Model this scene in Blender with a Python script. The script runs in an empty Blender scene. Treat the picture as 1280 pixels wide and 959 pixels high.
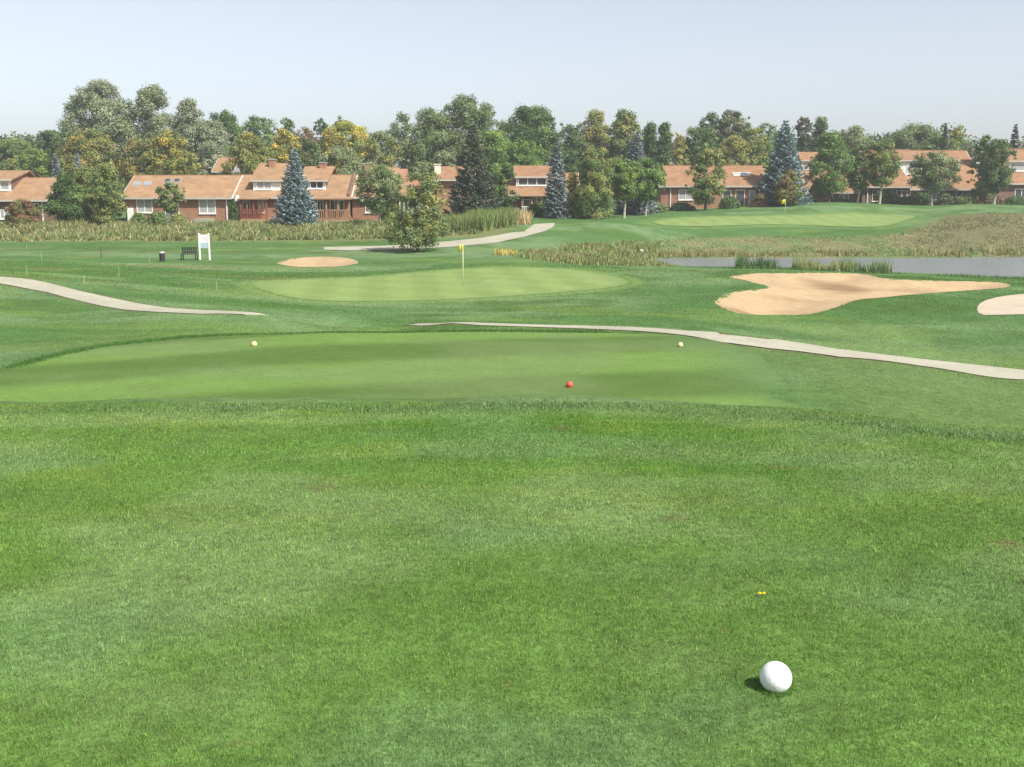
import bpy, math, random
import numpy as np
from mathutils import Vector, geometry
R = random.Random(7)
rng = np.random.default_rng(11)
C = bpy.context.scene.collection
PI = math.pi

# ------------------------------------------------------------------ camera model (photo 1280x959)
F = 1300.0; EYE = 1.6; PITCH = math.radians(10.43)
cp, sp = math.cos(PITCH), math.sin(PITCH)
def T(row):
    r = (row-479.5)/F
    return (sp + r*cp)/(cp - r*sp)
def XF(col, row):
    r = (row-479.5)/F
    return (col-640)/F/(cp - r*sp)
def P(col, row, Y): return (XF(col, row)*Y, Y, EYE-T(row)*Y)
def WX(col, Y, row=245): return XF(col, row)*Y
def WZ(row, Y): return EYE-T(row)*Y

# ------------------------------------------------------------------ noise in numpy
def _h(ix, iy, s):
    n = (ix.astype(np.int64)*374761393 + iy.astype(np.int64)*668265263 + s*1442695041) & 0x7fffffff
    n = ((n ^ (n >> 13))*1274126177) & 0x7fffffff
    return ((n ^ (n >> 16)) & 0xffff)/65535.0
def vnoise(x, y, s=0):
    ix = np.floor(x); iy = np.floor(y); fx = x-ix; fy = y-iy
    fx = fx*fx*(3-2*fx); fy = fy*fy*(3-2*fy)
    a = _h(ix, iy, s); b = _h(ix+1, iy, s); c = _h(ix, iy+1, s); d = _h(ix+1, iy+1, s)
    return (a*(1-fx)+b*fx)*(1-fy)+(c*(1-fx)+d*fx)*fy
def fbm(x, y, s=0, o=4):
    v = 0; a = .5; t = 0
    for k in range(o):
        v = v+a*vnoise(x*2**k+k*17.3, y*2**k-k*9.1, s+k); t += a; a *= .5
    return v/t
def sst(a, b, x):
    t = np.clip((x-a)/(b-a), 0, 1); return t*t*(3-2*t)

# ------------------------------------------------------------------ terrain
WATER = -4.2; HUMP = 0.0
ctrl = []
def cw(x, y, z): ctrl.append((x, y, z))
def cpx(col, row, Y): ctrl.append(P(col, row, Y))
for x in (-60, -25, -8, 0, 5): cw(x, -5, -1.5)
for x in (-14, -7, 0, 5): cw(x, 14, -1.5); cw(x, 17, -1.5)
for x in (-7, -2, 3, 6): cw(x, 20.5, -1.5)
for x in (-4, 0, 4.5): cw(x, 23.3, -1.52)
cw(8, 14, -1.8); cw(8.5, 18, -1.8); cw(12, 14, -2.3); cw(14, 20, -2.8); cw(25, 12, -3.2); cw(60, 0, -3.5)
cpx(0, 462, 18); cpx(0, 430, 22.5); cpx(0, 400, 28.5); cpx(0, 370, 35); cpx(0, 350, 40); cpx(-300, 340, 42)
cpx(160, 381, 35); cpx(315, 392.5, 31.5); cpx(180, 405, 27.5); cpx(320, 400, 29.2)
cw(-5.2, 28.3, -2.42); cw(-3.6, 28.6, -2.38)
cpx(560, 404.5, 29); cpx(640, 406, 29); cpx(720, 409, 29.5); cpx(860, 417, 29); cpx(1000, 436, 28.5); cpx(1280, 469, 27); cpx(1450, 490, 25.5)
cpx(640, 392, 37); cpx(860, 392, 37); cpx(400, 388, 37)
cpx(640, 371, 47); cpx(420, 377, 45); cpx(320, 357, 52); cpx(577, 358, 52); cpx(780, 354, 54)
cpx(640, 334, 63); cpx(420, 346, 59); cpx(860, 345, 57); cpx(900, 345, 58)
cpx(1280, 440, 32); cpx(1280, 400, 40); cpx(1000, 396, 40); cpx(895, 380, 43); cpx(1000, 342, 61); cpx(1270, 358, 57); cpx(1100, 375, 47)
cpx(1450, 430, 34); cpx(1450, 370, 52)
cpx(397, 336, 66); cpx(397, 321, 76); cpx(525, 315, 80); cpx(640, 318, 75); cpx(256, 325, 72); cpx(200, 330, 66); cpx(0, 325, 66); cpx(-300, 320, 66)
cpx(100, 345, 52); cpx(250, 362, 46)
cpx(0, 303, 92); cpx(250, 301, 92); cpx(450, 300, 92); cpx(-300, 300, 92); cpx(640, 296, 92)
cpx(0, 278, 116); cpx(250, 277, 116); cpx(450, 276, 116); cpx(620, 272, 116); cpx(-300, 278, 116)
cpx(690, 280, 105); cpx(700, 300, 90); cpx(760, 282, 104); cpx(740, 273, 114)
for c_, r_ in ((850,335.5),(950,336.5),(1050,339.5),(1150,343.5),(1280,349),(1450,353)):
    y_ = 5.8/T(r_)-1; cw(XF(c_, r_)*y_, y_, -4.13)
for x_, y_ in ((14, 94), (24, 95), (36, 95.5), (48, 96), (60, 98)): cw(x_, y_, -4.1)
cpx(760, 322, 86)
cpx(900, 288, 108); cpx(1100, 287, 108); cpx(820, 281, 110); cpx(880, 268, 124); cpx(1100, 268, 126); cpx(900, 263, 131)
cpx(1040, 254.5, 134); cpx(1100, 257, 134); cpx(1160, 261, 132); cpx(1208, 256, 133); cpx(1280, 257, 133)
cpx(1230, 268, 118); cpx(1270, 285, 106); cpx(1450, 285, 106); cpx(1450, 260, 133)
cpx(800, 268, 124)
for x in (-120, -60, 0): cw(x, 150, -1.2)
for x in (15, 60, 120): cw(x, 155, -.7)
for x in (-200, 0, 200): cw(x, 220, -.8)
cw(-200, 60, -2.5); cw(200, 60, -3.5); cw(-200, 120, -2); cw(200, 120, -1.5)
CP = np.array(ctrl)
def uv(x, y):
    yy = np.maximum(y, -8)+18.0
    return x/yy*2.2, np.log(yy)*1.6
def _k(r2): return .5*r2*np.log(r2+1e-9)
_u, _v = uv(CP[:, 0], CP[:, 1]); _n = len(CP)
_A = _k((_u[:, None]-_u)**2+(_v[:, None]-_v)**2)+np.eye(_n)*2e-4
_Q = np.c_[np.ones(_n), _u, _v]
_M = np.block([[_A, _Q], [_Q.T, np.zeros((3, 3))]])
_s = np.linalg.solve(_M, np.r_[CP[:, 2], 0, 0, 0])
def rbf(x, y):
    x = np.asarray(x, float).ravel(); y = np.asarray(y, float).ravel(); out = np.empty(len(x))
    for i in range(0, len(x), 50000):
        u, v = uv(x[i:i+50000], y[i:i+50000])
        out[i:i+50000] = _k((u[:, None]-_u)**2+(v[:, None]-_v)**2)@_s[:_n]+_s[_n]+_s[_n+1]*u+_s[_n+2]*v
    return out
def crest(x):  # distance of the rear brow of the upper tee
    return np.interp(x, [-40, -6, -2, 1, 2.4, 5, 8, 14, 40], [8.0, 8.8, 9.1, 9.05, 8.6, 7.35, 5.8, 1.0, -25])+.5*(fbm(np.asarray(x, float)/.9, np.asarray(x, float)*0+2.2, 401, 3)-.5)
def zbase(x, y):
    x = np.asarray(x, float).ravel(); y = np.asarray(y, float).ravel()
    lo = np.clip(rbf(x, y), -6, 2.5)
    far = sst(170, 260, y)+sst(130, 230, np.abs(x)); far = np.clip(far, 0, 1)
    lo = lo*(1-far)+far*(-1.0)
    up = -.29*sst(2.5, 9.5, y+(9-crest(x))*.6)
    s = y-crest(x)
    w = sst(.1, 4.9, s)
    up = up-.02*np.clip(s, -1, 0)
    z = up*(1-w)+lo*w
    if HUMP:
        yc = GAP[0]+(x-GAP[1])*GAP[2]; gx_ = sst(GAP[1]-.1, GAP[1]+.9, x)*(1-sst(GAP[3]-.6, GAP[3]+1.2, x))
        z = z+gx_*(.13*np.exp(-((y-yc+2.1)/1.0)**2)-.40*np.exp(-((y-yc)/1.0)**2))
    mid = sst(24, 40, y)*(1-sst(130, 170, y))
    z = z+mid*.16*(fbm(x/9, y/9, 5, 3)-.5)
    return z
def sdist(px, py, poly):       # signed distance, positive inside
    poly = np.asarray(poly)[:, :2]; a = poly; b = np.roll(poly, -1, 0)
    d = np.full(px.shape, 1e9); ins = np.zeros(px.shape, bool)
    for (ax, ay), (bx, by) in zip(a, b):
        ex, ey = bx-ax, by-ay; L = ex*ex+ey*ey+1e-12
        t = np.clip(((px-ax)*ex+(py-ay)*ey)/L, 0, 1)
        d = np.minimum(d, (px-ax-t*ex)**2+(py-ay-t*ey)**2)
        c = ((ay > py) != (by > py)) & (px < (bx-ax)*(py-ay)/((by-ay) if by != ay else 1e-9)+ax)
        ins ^= c
    d = np.sqrt(d); return np.where(ins, d, -d)
def near(px, py, poly, m):
    poly = np.asarray(poly)[:, :2]; lo = poly.min(0)-m; hi = poly.max(0)+m
    return np.where((px > lo[0]) & (px < hi[0]) & (py > lo[1]) & (py < hi[1]))[0]
def sd(px, py, poly, m=3.0):
    out = np.full(px.shape, -99.0); k = near(px, py, poly, m)
    if len(k): out[k] = sdist(px[k], py[k], poly)
    return out
_ys = np.concatenate([np.arange(1.5, 30, .05), np.arange(30, 170, .15)])
def cast(col, row, zf=None):   # where the line of sight through a photo point meets the ground
    zf = zf or zbase
    xs = XF(col, row)*_ys; zr = EYE-T(row)*_ys
    g = zf(xs, _ys); k = np.where(zr < g)[0]
    if not len(k): return (xs[-1], _ys[-1])
    k = k[0]
    if k == 0: return (xs[0], _ys[0])
    a = zr[k-1]-g[k-1]; b = g[k]-zr[k]; t = a/(a+b+1e-12)
    return (xs[k-1]+(xs[k]-xs[k-1])*t, _ys[k-1]+(_ys[k]-_ys[k-1])*t)
def trace(pts): return [cast(*p) for p in pts]
def smooth_poly(p, it=2):
    p = np.array(p)
    for _ in range(it):
        q = np.roll(p, -1, 0); p = np.stack([p*.75+q*.25, p*.25+q*.75], 1).reshape(-1, 2)
    return p
# traced outlines
GREEN1 = smooth_poly(trace([(312,356),(330,352),(380,349),(430,348),(472,345.5),(520,341),(565,337),(600,335),(650,334.5),(706,336),(745,341),(775,347),(788,354),(770,359),(719,364.5),(660,369),(600,373),(540,376),(480,377),(420,377),(370,374),(335,366)]))
GREEN2 = smooth_poly(trace([(812,278),(835,273),(880,271),(980,270),(1060,267),(1120,268),(1150,270),(1130,277),(1110,283),(1080,284.5),(1000,281),(940,281),(880,283.5),(830,282.5)]))
BUNK_R = smooth_poly(trace([(906,348),(939,343),(972,343.5),(1005,342.5),(1067,343),(1092,346),(1099,349.5),(1145,352),(1192,353),(1249,354),(1266,358),(1255,362),(1192,366),(1145,369.7),(1105,373.7),(1067,377),(1052,384.4),(1030,391.5),(1005,395.6),(967,396),(933,395.6),(917,392.5),(895,383.7),(894,377.5),(911,368),(933,364),(958,363.4),(962,360),(942,355),(927,351)]), 1)
BUNK_L = smooth_poly(trace([(344,330),(366,324),(393,322),(419,322.3),(443,325),(451,330),(433,333.7),(411,335.3),(374,335.3),(353,332.7)]))
PAD = smooth_poly(trace([(1220.6,385),(1227,377.5),(1249,371),(1280,367.5),(1400,362),(1400,396),(1280,393),(1249,394),(1224,394)]), 1)
PATH = np.array(trace([(-420,336),(-200,338),(-60,341),(0,346),(40,350),(95,363),(150,375),(200,384),(260,388.5),(315,391)])
    + trace([(490,402.5),(600,404),(720,407.3),(790,409.3),(860,414),(900,418.5),(960,425),(1050,437),(1150,449),(1280,463),(1450,482),(1600,500)])
    + trace([(1600,525),(1450,497),(1280,475),(1150,458),(1050,447),(960,436),(900,428),(868,421.5),(800,414.5),(720,411),(600,407),(490,404.8)])
    + trace([(315,394.2),(250,393),(200,390.5),(160,388),(110,379),(60,366),(0,354.5),(-60,349),(-200,345),(-420,343)]))
PATH_FAR = np.array(trace([(405,309.5),(470,308),(540,304),(600,298),(640,291),(655,290),(668,280.5),(693,279),(693,283),(682,289),(655,296.5),(620,304),(560,309.5),(500,312),(440,313.6),(405,312.5)]))
TEE = np.array(trace([(0,465),(50,450),(125,435),(225,424),(320,419),(425,417),(530,416),(640,416),(760,417),(850,420),(905,428),(950,444),(972,470),(962,498)])+[(4.6, 14.2), (4.2, 13.6), (-6, 13.5), (-14, 13.8), (-13, 16.5)])
def wp(col, row): h = EYE-WATER; Y = h/T(row); return (XF(col, row)*Y, Y)
POND = smooth_poly([wp(795,328),(12.6, 92.5),wp(880,322.5),wp(980,323),(36, 93.5),wp(1180,322.5),wp(1280,321),(62, 97),(100, 99),(100, 68),wp(1450,352),wp(1280,348.5),wp(1180,344),wp(1100,341),wp(1000,337),wp(920,335),wp(850,334)], 2)
BANK = np.array(trace([(640,314),(700,306),(780,301),(860,297),(940,295),(1040,296),(1120,292),(1150,286),(1180,272),(1220,267),(1300,268),(1450,268)])+[(100, 100), (60, 95.5), (30, 93), (12, 90), (10, 84), (4, 78)])
MOUND = np.array(trace([(1135,303),(1155,292),(1172,277),(1190,269),(1240,267),(1300,269),(1450,270),(1450,305),(1280,312),(1180,308)]))
SPOTS = [(848,650,16,4),(1262,680,14,8),(300,931,24,5),(637,858,9,6),(577,864,8,5),(1217,645,7,5),(1172,591,12,3),(905,788,14,4),(400,610,20,3),(700,536,18,3),(980,585,25,2.5)]
SPOTW = []
for c_, r_, a_, b_ in SPOTS:
    x0, y0 = cast(c_, r_); x1, _ = cast(c_+a_, r_); _, y1 = cast(c_, r_-b_); SPOTW.append((x0, y0, x1-x0, y1-y0))

_m0 = (trace([(315,391)])[0][1]+trace([(315,394.2)])[0][1])/2; _m1 = (trace([(490,402.5)])[0][1]+trace([(490,404.8)])[0][1])/2
_x0 = trace([(315,392.5)])[0][0]; _x1 = trace([(490,403.6)])[0][0]
GAP = (_m0, _x0, (_m1-_m0)/(_x1-_x0), _x1); HUMP = 1.0
print('GAP', GAP, trace([(315,391),(315,394.2),(490,402.5),(490,404.8)]))
def zfun(x, y):
    x = np.asarray(x, float).ravel(); y = np.asarray(y, float).ravel()
    z = zbase(x, y)
    for B, dd in ((BUNK_R, .32), (BUNK_L, .22)):
        d = sd(x, y, B, 2)
        z = z-np.where(d > 0, .07*sst(0, .5, d)+dd*sst(0, 2.4, d), 0)
        z = z+np.where((d <= 0) & (d > -1.6), .07*sst(-1.6, 0, d), 0)+np.where(d > 0, .07, 0)
    d = sd(x, y, POND, 12)
    z = np.where(d > 0, np.minimum(z, WATER-.12-.25*np.clip(d, 0, 3)), z)
    z = np.where((d <= 0) & (d > -12), np.maximum(np.minimum(z, WATER+.1+.30*(-d)+.0*z), WATER+.1), z) if True else z
    return z
def zat(x, y): return float(zfun(np.array([x]), np.array([y]))[0])

# ------------------------------------------------------------------ turf colour (albedo) over the ground
def lerp3(a, b, t): return a*(1-t)[:, None]+np.asarray(b)*t[:, None]
def turf(x, y, kind='rough'):
    x = np.asarray(x, float).ravel(); y = np.asarray(y, float).ravel(); n = len(x)
    nearw = 1-sst(9, 13, y)
    n1 = fbm(x/1.3+3, y/1.1, 1, 4); n2 = fbm(x/.5, y/.38, 2, 3); n3 = fbm(x/3.2, y/1.6, 3, 3); n4 = fbm(x/11, y/5, 4, 4); n5 = fbm(x/3.0, y/4.0, 9, 4)
    c = np.tile(np.array([.094, .168, .040]), (n, 1))
    if kind == 'green':
        c = np.tile(np.array([.182, .250, .080]), (n, 1))
        s = sst(-.25, .25, np.sin(2*PI*(x+.12*y)/2.6)); s2 = sst(-.2, .2, np.sin(2*PI*(x*.5+y*.86)/3.0))
        c *= (1+.12*(s-.5)+.07*(s2-.5))[:, None]
        c = lerp3(c, (.20, .25, .10), sst(.5, .75, n5)*.5)
        dd = np.maximum(sd(x, y, GREEN1, 2), sd(x, y, GREEN2, 2)); c = lerp3(c, (.15, .225, .075), (1-sst(0, 1.1, dd))*.8)
        return c
    if kind == 'tee':
        c = np.tile(np.array([.100, .172, .040]), (n, 1))
        q = (y-18)*.93-x*.22
        s = sst(-.5, .5, np.sin(2*PI*(q+.02*x*x)/4.3+.8))
        c *= (1+.42*(s-.5))[:, None]
        c = lerp3(c, (.135, .19, .075), sst(.45, .7, n3)*.5)
        c = lerp3(c, (.15, .24, .12), sst(2, 6, x)*.25)
        dt = sd(x, y, TEE, 1); q2 = (1-sst(.1, 2.2, dt))*sst(3.0, 5.0, x); c = lerp3(c, turf(x, y), q2)
        return c*(.93+.14*n2)[:, None]
    if kind == 'sand':
        c = np.tile(np.array([.41, .30, .175]), (n, 1))
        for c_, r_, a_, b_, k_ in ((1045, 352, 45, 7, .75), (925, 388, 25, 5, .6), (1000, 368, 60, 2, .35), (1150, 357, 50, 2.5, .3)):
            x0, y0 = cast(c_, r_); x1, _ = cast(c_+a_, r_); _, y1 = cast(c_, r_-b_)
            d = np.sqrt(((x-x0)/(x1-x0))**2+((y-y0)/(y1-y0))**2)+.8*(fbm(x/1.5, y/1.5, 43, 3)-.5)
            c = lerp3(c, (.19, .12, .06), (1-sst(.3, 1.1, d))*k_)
        return c*(.9+.2*fbm(x/1.2, y/2.5, 44, 4))[:, None]
    # rough: cool blue green with pale strips
    r = np.tile(np.array([.070, .142, .042]), (n, 1))
    r = lerp3(r, (.14, .215, .10), sst(.42, .68, n4)*.75)
    r = lerp3(r, (.062, .125, .028), sst(.5, .7, n5)*.8)
    r = lerp3(r, (.135, .205, .055), sst(.58, .75, fbm(x/6, y/3, 21, 3))*.5)
    # fairway-like mown apron in front of and round the green
    dg = np.maximum(sd(x, y, GREEN1, 8), -8)
    r = lerp3(r, (.155, .215, .085), sst(-4.2, -.6, dg)*.55*sst(-30, -5, -y+30+0*x))
    r = lerp3(r, (.16, .24, .075), sst(-1.0, -.7, dg)*.6)
    dg2 = sd(x, y, GREEN2, 6); r = lerp3(r, (.15, .235, .075), sst(-2.5, -1, dg2)*.4)
    r = r*(.84+.32*fbm(x/1.1, y/1.9, 55, 3))[:, None]
    # the upper tee
    c = lerp3(c, (.145, .212, .085), sst(.40, .66, n1)*.75)
    c = lerp3(c, (.066, .145, .024), sst(.5, .7, n3)*.75)
    c = lerp3(c, (.18, .225, .05), sst(.57, .74, fbm(x/.9+9, y/.32+4, 12, 3))*.26*sst(3.0, 7.0, y))
    c = lerp3(c, (.115, .19, .085), sst(.5, .7, fbm(x/1.8, y/1.2, 31, 3))*.5)
    c *= (.88+.24*n2)[:, None]
    for sx, sy, a, b in SPOTW:
        d = np.sqrt(((x-sx)/a)**2+((y-sy)/b)**2)+.9*(fbm(x/abs(a)*1.4, y/abs(b)*1.4, 41, 2)-.5)
        c = lerp3(c, (.14, .115, .055), (1-sst(.4, 1.2, d))*.65)
    c = c*nearw[:, None]+r*(1-nearw)[:, None]
    c = lerp3(c, (.105, .165, .052), sst(3, 6, x)*sst(9, 13, y)*(1-sst(24, 30, y))*.75)
    # long fringe at the brow and at the rear lip of the lower tee
    s = y-crest(x)
    fr = sst(-.45, -.05, s)*(1-sst(2.0, 3, s))*(1-.7*sst(2, 5, x))
    c = lerp3(c, (.075, .13, .045), fr*.4)
    dt = sd(x, y, TEE, 2.5)
    c = lerp3(c, (.055, .12, .028), sst(-1.3, -.4, dt)*(y > 16)*.5*(1-sst(2.5, 5.5, x)*.7))
    # dry bank by the pond and brown mound, meadow strip before the houses
    db = sd(x, y, BANK, 3)
    c = lerp3(c, (.135, .16, .065), sst(-.8, .8, db)*.7)
    c = lerp3(c, (.20, .175, .09), sst(-.5, 1, db)*sst(.42, .62, fbm(x/2.5, y/1.8, 51, 4))*.6)
    dm = sd(x, y, MOUND, 4)
    c = lerp3(c, (.145, .13, .07), sst(-2.5, 2.0, dm+5*(fbm(x/3, y/3, 52, 3)-.5))*.8)
    c = lerp3(c, (.11, .14, .055), sst(-1, 1, dm)*sst(.5, .65, fbm(x/1.8, y/1.5, 53, 4))*.5)
    mead = sst(90, 93, y)*(1-sst(111, 114, y))*(1-sst(-2, 1, x-(y-92)*.05))
    c = lerp3(c, (.165, .175, .07), mead*.8)
    lf = sst(-6, -12, x) if False else (1-sst(-14, -8, x))
    c = lerp3(c, (.17, .145, .07), lf*sst(.62, .72, fbm(x/5, y/1.3+7, 61, 3))*sst(34, 50, y)*.55)
    dp = sd(x, y, PATH, 1.2)
    c = lerp3(c, (.12, .105, .06), sst(-.35, -.1, dp)*.5)
    far = sst(150, 190, y)+sst(120, 180, np.abs(x)); c = lerp3(c, (.07, .11, .04), np.clip(far, 0, 1)*.8)
    return c

# ------------------------------------------------------------------ materials
def mat(name, col=(.5, .5, .5), rough=.8, spec=.3, attr=None, noise=None, bump=None, transl=0, metal=0, extra=None):
    m = bpy.data.materials.new(name); m.use_nodes = True; nt = m.node_tree; N = nt.nodes; L = nt.links
    b = N['Principled BSDF']; b.inputs['Roughness'].default_value = rough; b.inputs['Metallic'].default_value = metal
    b.inputs['Specular IOR Level'].default_value = spec; b.inputs['Base Color'].default_value = (*col, 1)
    src = None
    if attr:
        a = N.new('ShaderNodeAttribute'); a.attribute_name = attr; src = a.outputs['Color']
    else:
        a = N.new('ShaderNodeRGB'); a.outputs[0].default_value = (*col, 1); src = a.outputs[0]
    g = N.new('ShaderNodeNewGeometry')
    if noise:
        for sc, amt in noise:
            n = N.new('ShaderNodeTexNoise'); n.inputs['Scale'].default_value = sc; n.inputs['Detail'].default_value = 4
            L.new(g.outputs['Position'], n.inputs['Vector'])
            r = N.new('ShaderNodeMapRange'); r.inputs[1].default_value = .3; r.inputs[2].default_value = .7
            r.inputs[3].default_value = 1-amt; r.inputs[4].default_value = 1+amt
            L.new(n.outputs['Fac'], r.inputs[0])
            x = N.new('ShaderNodeVectorMath'); x.operation = 'SCALE'; L.new(src, x.inputs[0]); L.new(r.outputs[0], x.inputs['Scale']); src = x.outputs[0]
    L.new(src, b.inputs['Base Color'])
    if bump:
        n = N.new('ShaderNodeTexNoise'); n.inputs['Scale'].default_value = bump[0]; n.inputs['Detail'].default_value = 6; n.inputs['Roughness'].default_value = .7
        L.new(g.outputs['Position'], n.inputs['Vector'])
        q = N.new('ShaderNodeBump'); q.inputs['Strength'].default_value = bump[1]; q.inputs['Distance'].default_value = bump[2]
        L.new(n.outputs['Fac'], q.inputs['Height']); L.new(q.outputs[0], b.inputs['Normal'])
    if transl:
        t = N.new('ShaderNodeBsdfTranslucent'); L.new(src, t.inputs[0]); mx = N.new('ShaderNodeMixShader'); mx.inputs[0].default_value = transl
        L.new(b.outputs[0], mx.inputs[1]); L.new(t.outputs[0], mx.inputs[2]); L.new(mx.outputs[0], N['Material Output'].inputs[0])
    if extra: extra(m, N, L, b, src, g)
    return m
def brick_extra(c1, c2, mortar, sc=1.0):
    def f(m, N, L, b, src, g):
        co = N.new('ShaderNodeTexCoord'); mp = N.new('ShaderNodeMapping'); mp.inputs['Rotation'].default_value = (PI/2, 0, 0)
        L.new(co.outputs['Object'], mp.inputs[0])
        t = N.new('ShaderNodeTexBrick'); t.inputs['Color1'].default_value = (*c1, 1); t.inputs['Color2'].default_value = (*c2, 1); t.inputs['Mortar'].default_value = (*mortar, 1)
        t.inputs['Scale'].default_value = sc; t.inputs['Brick Width'].default_value = .24; t.inputs['Row Height'].default_value = .08; t.inputs['Mortar Size'].default_value = .008
        L.new(mp.outputs[0], t.inputs[0])
        n = N.new('ShaderNodeTexNoise'); n.inputs['Scale'].default_value = .7; n.inputs['Detail'].default_value = 4; L.new(g.outputs['Position'], n.inputs['Vector'])
        r = N.new('ShaderNodeMapRange'); r.inputs[1].default_value = .3; r.inputs[2].default_value = .7; r.inputs[3].default_value = .8; r.inputs[4].default_value = 1.15; L.new(n.outputs['Fac'], r.inputs[0])
        x = N.new('ShaderNodeVectorMath'); x.operation = 'SCALE'; L.new(t.outputs['Color'], x.inputs[0]); L.new(r.outputs[0], x.inputs['Scale'])
        L.new(x.outputs[0], b.inputs['Base Color'])
    return f
def shingle_extra(c1, c2):
    def f(m, N, L, b, src, g):
        co = N.new('ShaderNodeTexCoord')
        t = N.new('ShaderNodeTexBrick'); t.inputs['Color1'].default_value = (*c1, 1); t.inputs['Color2'].default_value = (*c2, 1); t.inputs['Mortar'].default_value = tuple(v*.7 for v in c1)+(1,)
        t.inputs['Scale'].default_value = 1; t.inputs['Brick Width'].default_value = .45; t.inputs['Row Height'].default_value = .28; t.inputs['Mortar Size'].default_value = .012
        L.new(co.outputs['Object'], t.inputs[0])
        n = N.new('ShaderNodeTexNoise'); n.inputs['Scale'].default_value = .9; n.inputs['Detail'].default_value = 6; L.new(g.outputs['Position'], n.inputs['Vector'])
        r = N.new('ShaderNodeMapRange'); r.inputs[1].default_value = .3; r.inputs[2].default_value = .7; r.inputs[3].default_value = .84; r.inputs[4].default_value = 1.14; L.new(n.outputs['Fac'], r.inputs[0])
        x = N.new('ShaderNodeVectorMath'); x.operation = 'SCALE'; L.new(t.outputs['Color'], x.inputs[0]); L.new(r.outputs[0], x.inputs['Scale'])
        L.new(x.outputs[0], b.inputs['Base Color'])
    return f
M = {}
M['ground'] = mat('turf_ground', attr='tint', rough=.95, spec=.08, noise=((1.1, .1), (4.5, .16), (19, .28), (80, .3)), bump=(30, .5, .03))
M['turf'] = mat('mown_turf', attr='tint', rough=.95, spec=.08, noise=((1.3, .05), (6, .07), (23, .13), (90, .22)), bump=(45, .35, .015))
M['blade'] = mat('grass_blade', attr='tint', rough=.6, spec=.22, transl=.3)
M['reed'] = mat('reed_blade', attr='tint', rough=.8, spec=.15, transl=.25)
M['leaf'] = mat('leaf', attr='tint', rough=.62, spec=.25, transl=.28)
M['needle'] = mat('needle', attr='tint', rough=.7, spec=.2, transl=.08)
M['sand'] = mat('bunker_sand', attr='tint', rough=.95, spec=.1, noise=((.35, .07), (2.2, .09), (14, .08)), bump=(6, .8, .06))
M['concrete'] = mat('path_concrete', (.355, .34, .262), rough=.9, spec=.2, noise=((.5, .1), (3, .08), (12, .1)), bump=(60, .2, .01))
M['padcon'] = mat('pale_gravel', (.44, .37, .285), rough=.95, spec=.1, noise=((.8, .08), (11, .12)), bump=(40, .4, .02))
M['bark'] = mat('bark', (.13, .10, .075), rough=.95, spec=.1, noise=((6, .3),), bump=(20, .8, .03))
M['palebark'] = mat('pale_bark', (.42, .38, .32), rough=.9, spec=.15, noise=((5, .35),), bump=(20, .6, .02))
M['white'] = mat('white_paint', (.78, .77, .72), rough=.5, spec=.4, noise=((3, .05),))
M['cream'] = mat('cream_stucco', (.72, .68, .56), rough=.85, spec=.2, noise=((1.2, .08),))
M['grey'] = mat('grey_siding', (.42, .42, .43), rough=.8, spec=.2, noise=((1.5, .08),))
M['trim'] = mat('eave_trim', (.46, .42, .36), rough=.6, spec=.3, noise=((2, .08),))
M['brick'] = mat('red_brick', rough=.9, spec=.15, extra=brick_extra((.36, .165, .095), (.27, .115, .07), (.36, .28, .22)))
M['brickd'] = mat('brown_and_shaded_brick', rough=.9, spec=.15, extra=brick_extra((.21, .12, .085), (.15, .085, .065), (.22, .18, .15)))  # dark brick; also puts tree shade into the colour of right-hand house walls
M['roof'] = mat('tan_shingle', rough=.92, spec=.12, extra=shingle_extra((.335, .212, .122), (.295, .18, .102)))
M['roofr'] = mat('rust_shingle', rough=.92, spec=.12, extra=shingle_extra((.31, .18, .102), (.265, .15, .084)))
M['glass'] = mat('window_glass', (.055, .06, .065), rough=.12, spec=.6, noise=((.9, .35),))
M['curtain'] = mat('curtained_glass', (.36, .37, .37), rough=.25, spec=.5, noise=((1.2, .12),))
M['skyglass'] = mat('skylight_glass', (.30, .31, .32), rough=.15, spec=.6)
M['wood'] = mat('red_stained_wood', (.25, .085, .05), rough=.75, spec=.2, noise=((4, .15),))
M['tanwood'] = mat('tan_wood', (.36, .21, .125), rough=.8, spec=.2, noise=((4, .15),))
M['dark'] = mat('dark_metal', (.03, .03, .032), rough=.55, spec=.4, noise=((6, .2),))
M['greym'] = mat('grey_metal', (.32, .33, .33), rough=.5, spec=.4, noise=((6, .1),))
M['door'] = mat('grey_door', (.18, .19, .2), rough=.5, spec=.3, noise=((2, .1),))
M['yellowcloth'] = mat('yellow_flag_cloth', (.80, .72, .06), rough=.7, spec=.2, noise=((5, .05),), transl=.3)
M['pole'] = mat('flag_pole_paint', (.62, .64, .42), rough=.4, spec=.4, noise=((4, .05),))
M['yellowball'] = mat('yellow_marker_paint', (.80, .76, .32), rough=.45, spec=.4, noise=((20, .05),))
M['redball'] = mat('red_marker_paint', (.62, .09, .045), rough=.45, spec=.4, noise=((20, .08),))
M['petal'] = mat('dandelion_petal', (.75, .58, .02), rough=.7, spec=.1, noise=((60, .1),))
M['stake'] = mat('stake_paint', (.30, .33, .15), rough=.7, spec=.2, noise=((5, .2),))
M['rope'] = mat('yellow_rope', (.5, .48, .2), rough=.8, spec=.1, noise=((15, .15),))
M['blue'] = mat('pale_blue_panel', (.40, .50, .55), rough=.5, spec=.3, noise=((3, .05),))
M['rock'] = mat('pale_rock', (.36, .34, .28), rough=.9, spec=.2, noise=((3, .2),), bump=(5, .6, .05))
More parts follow.
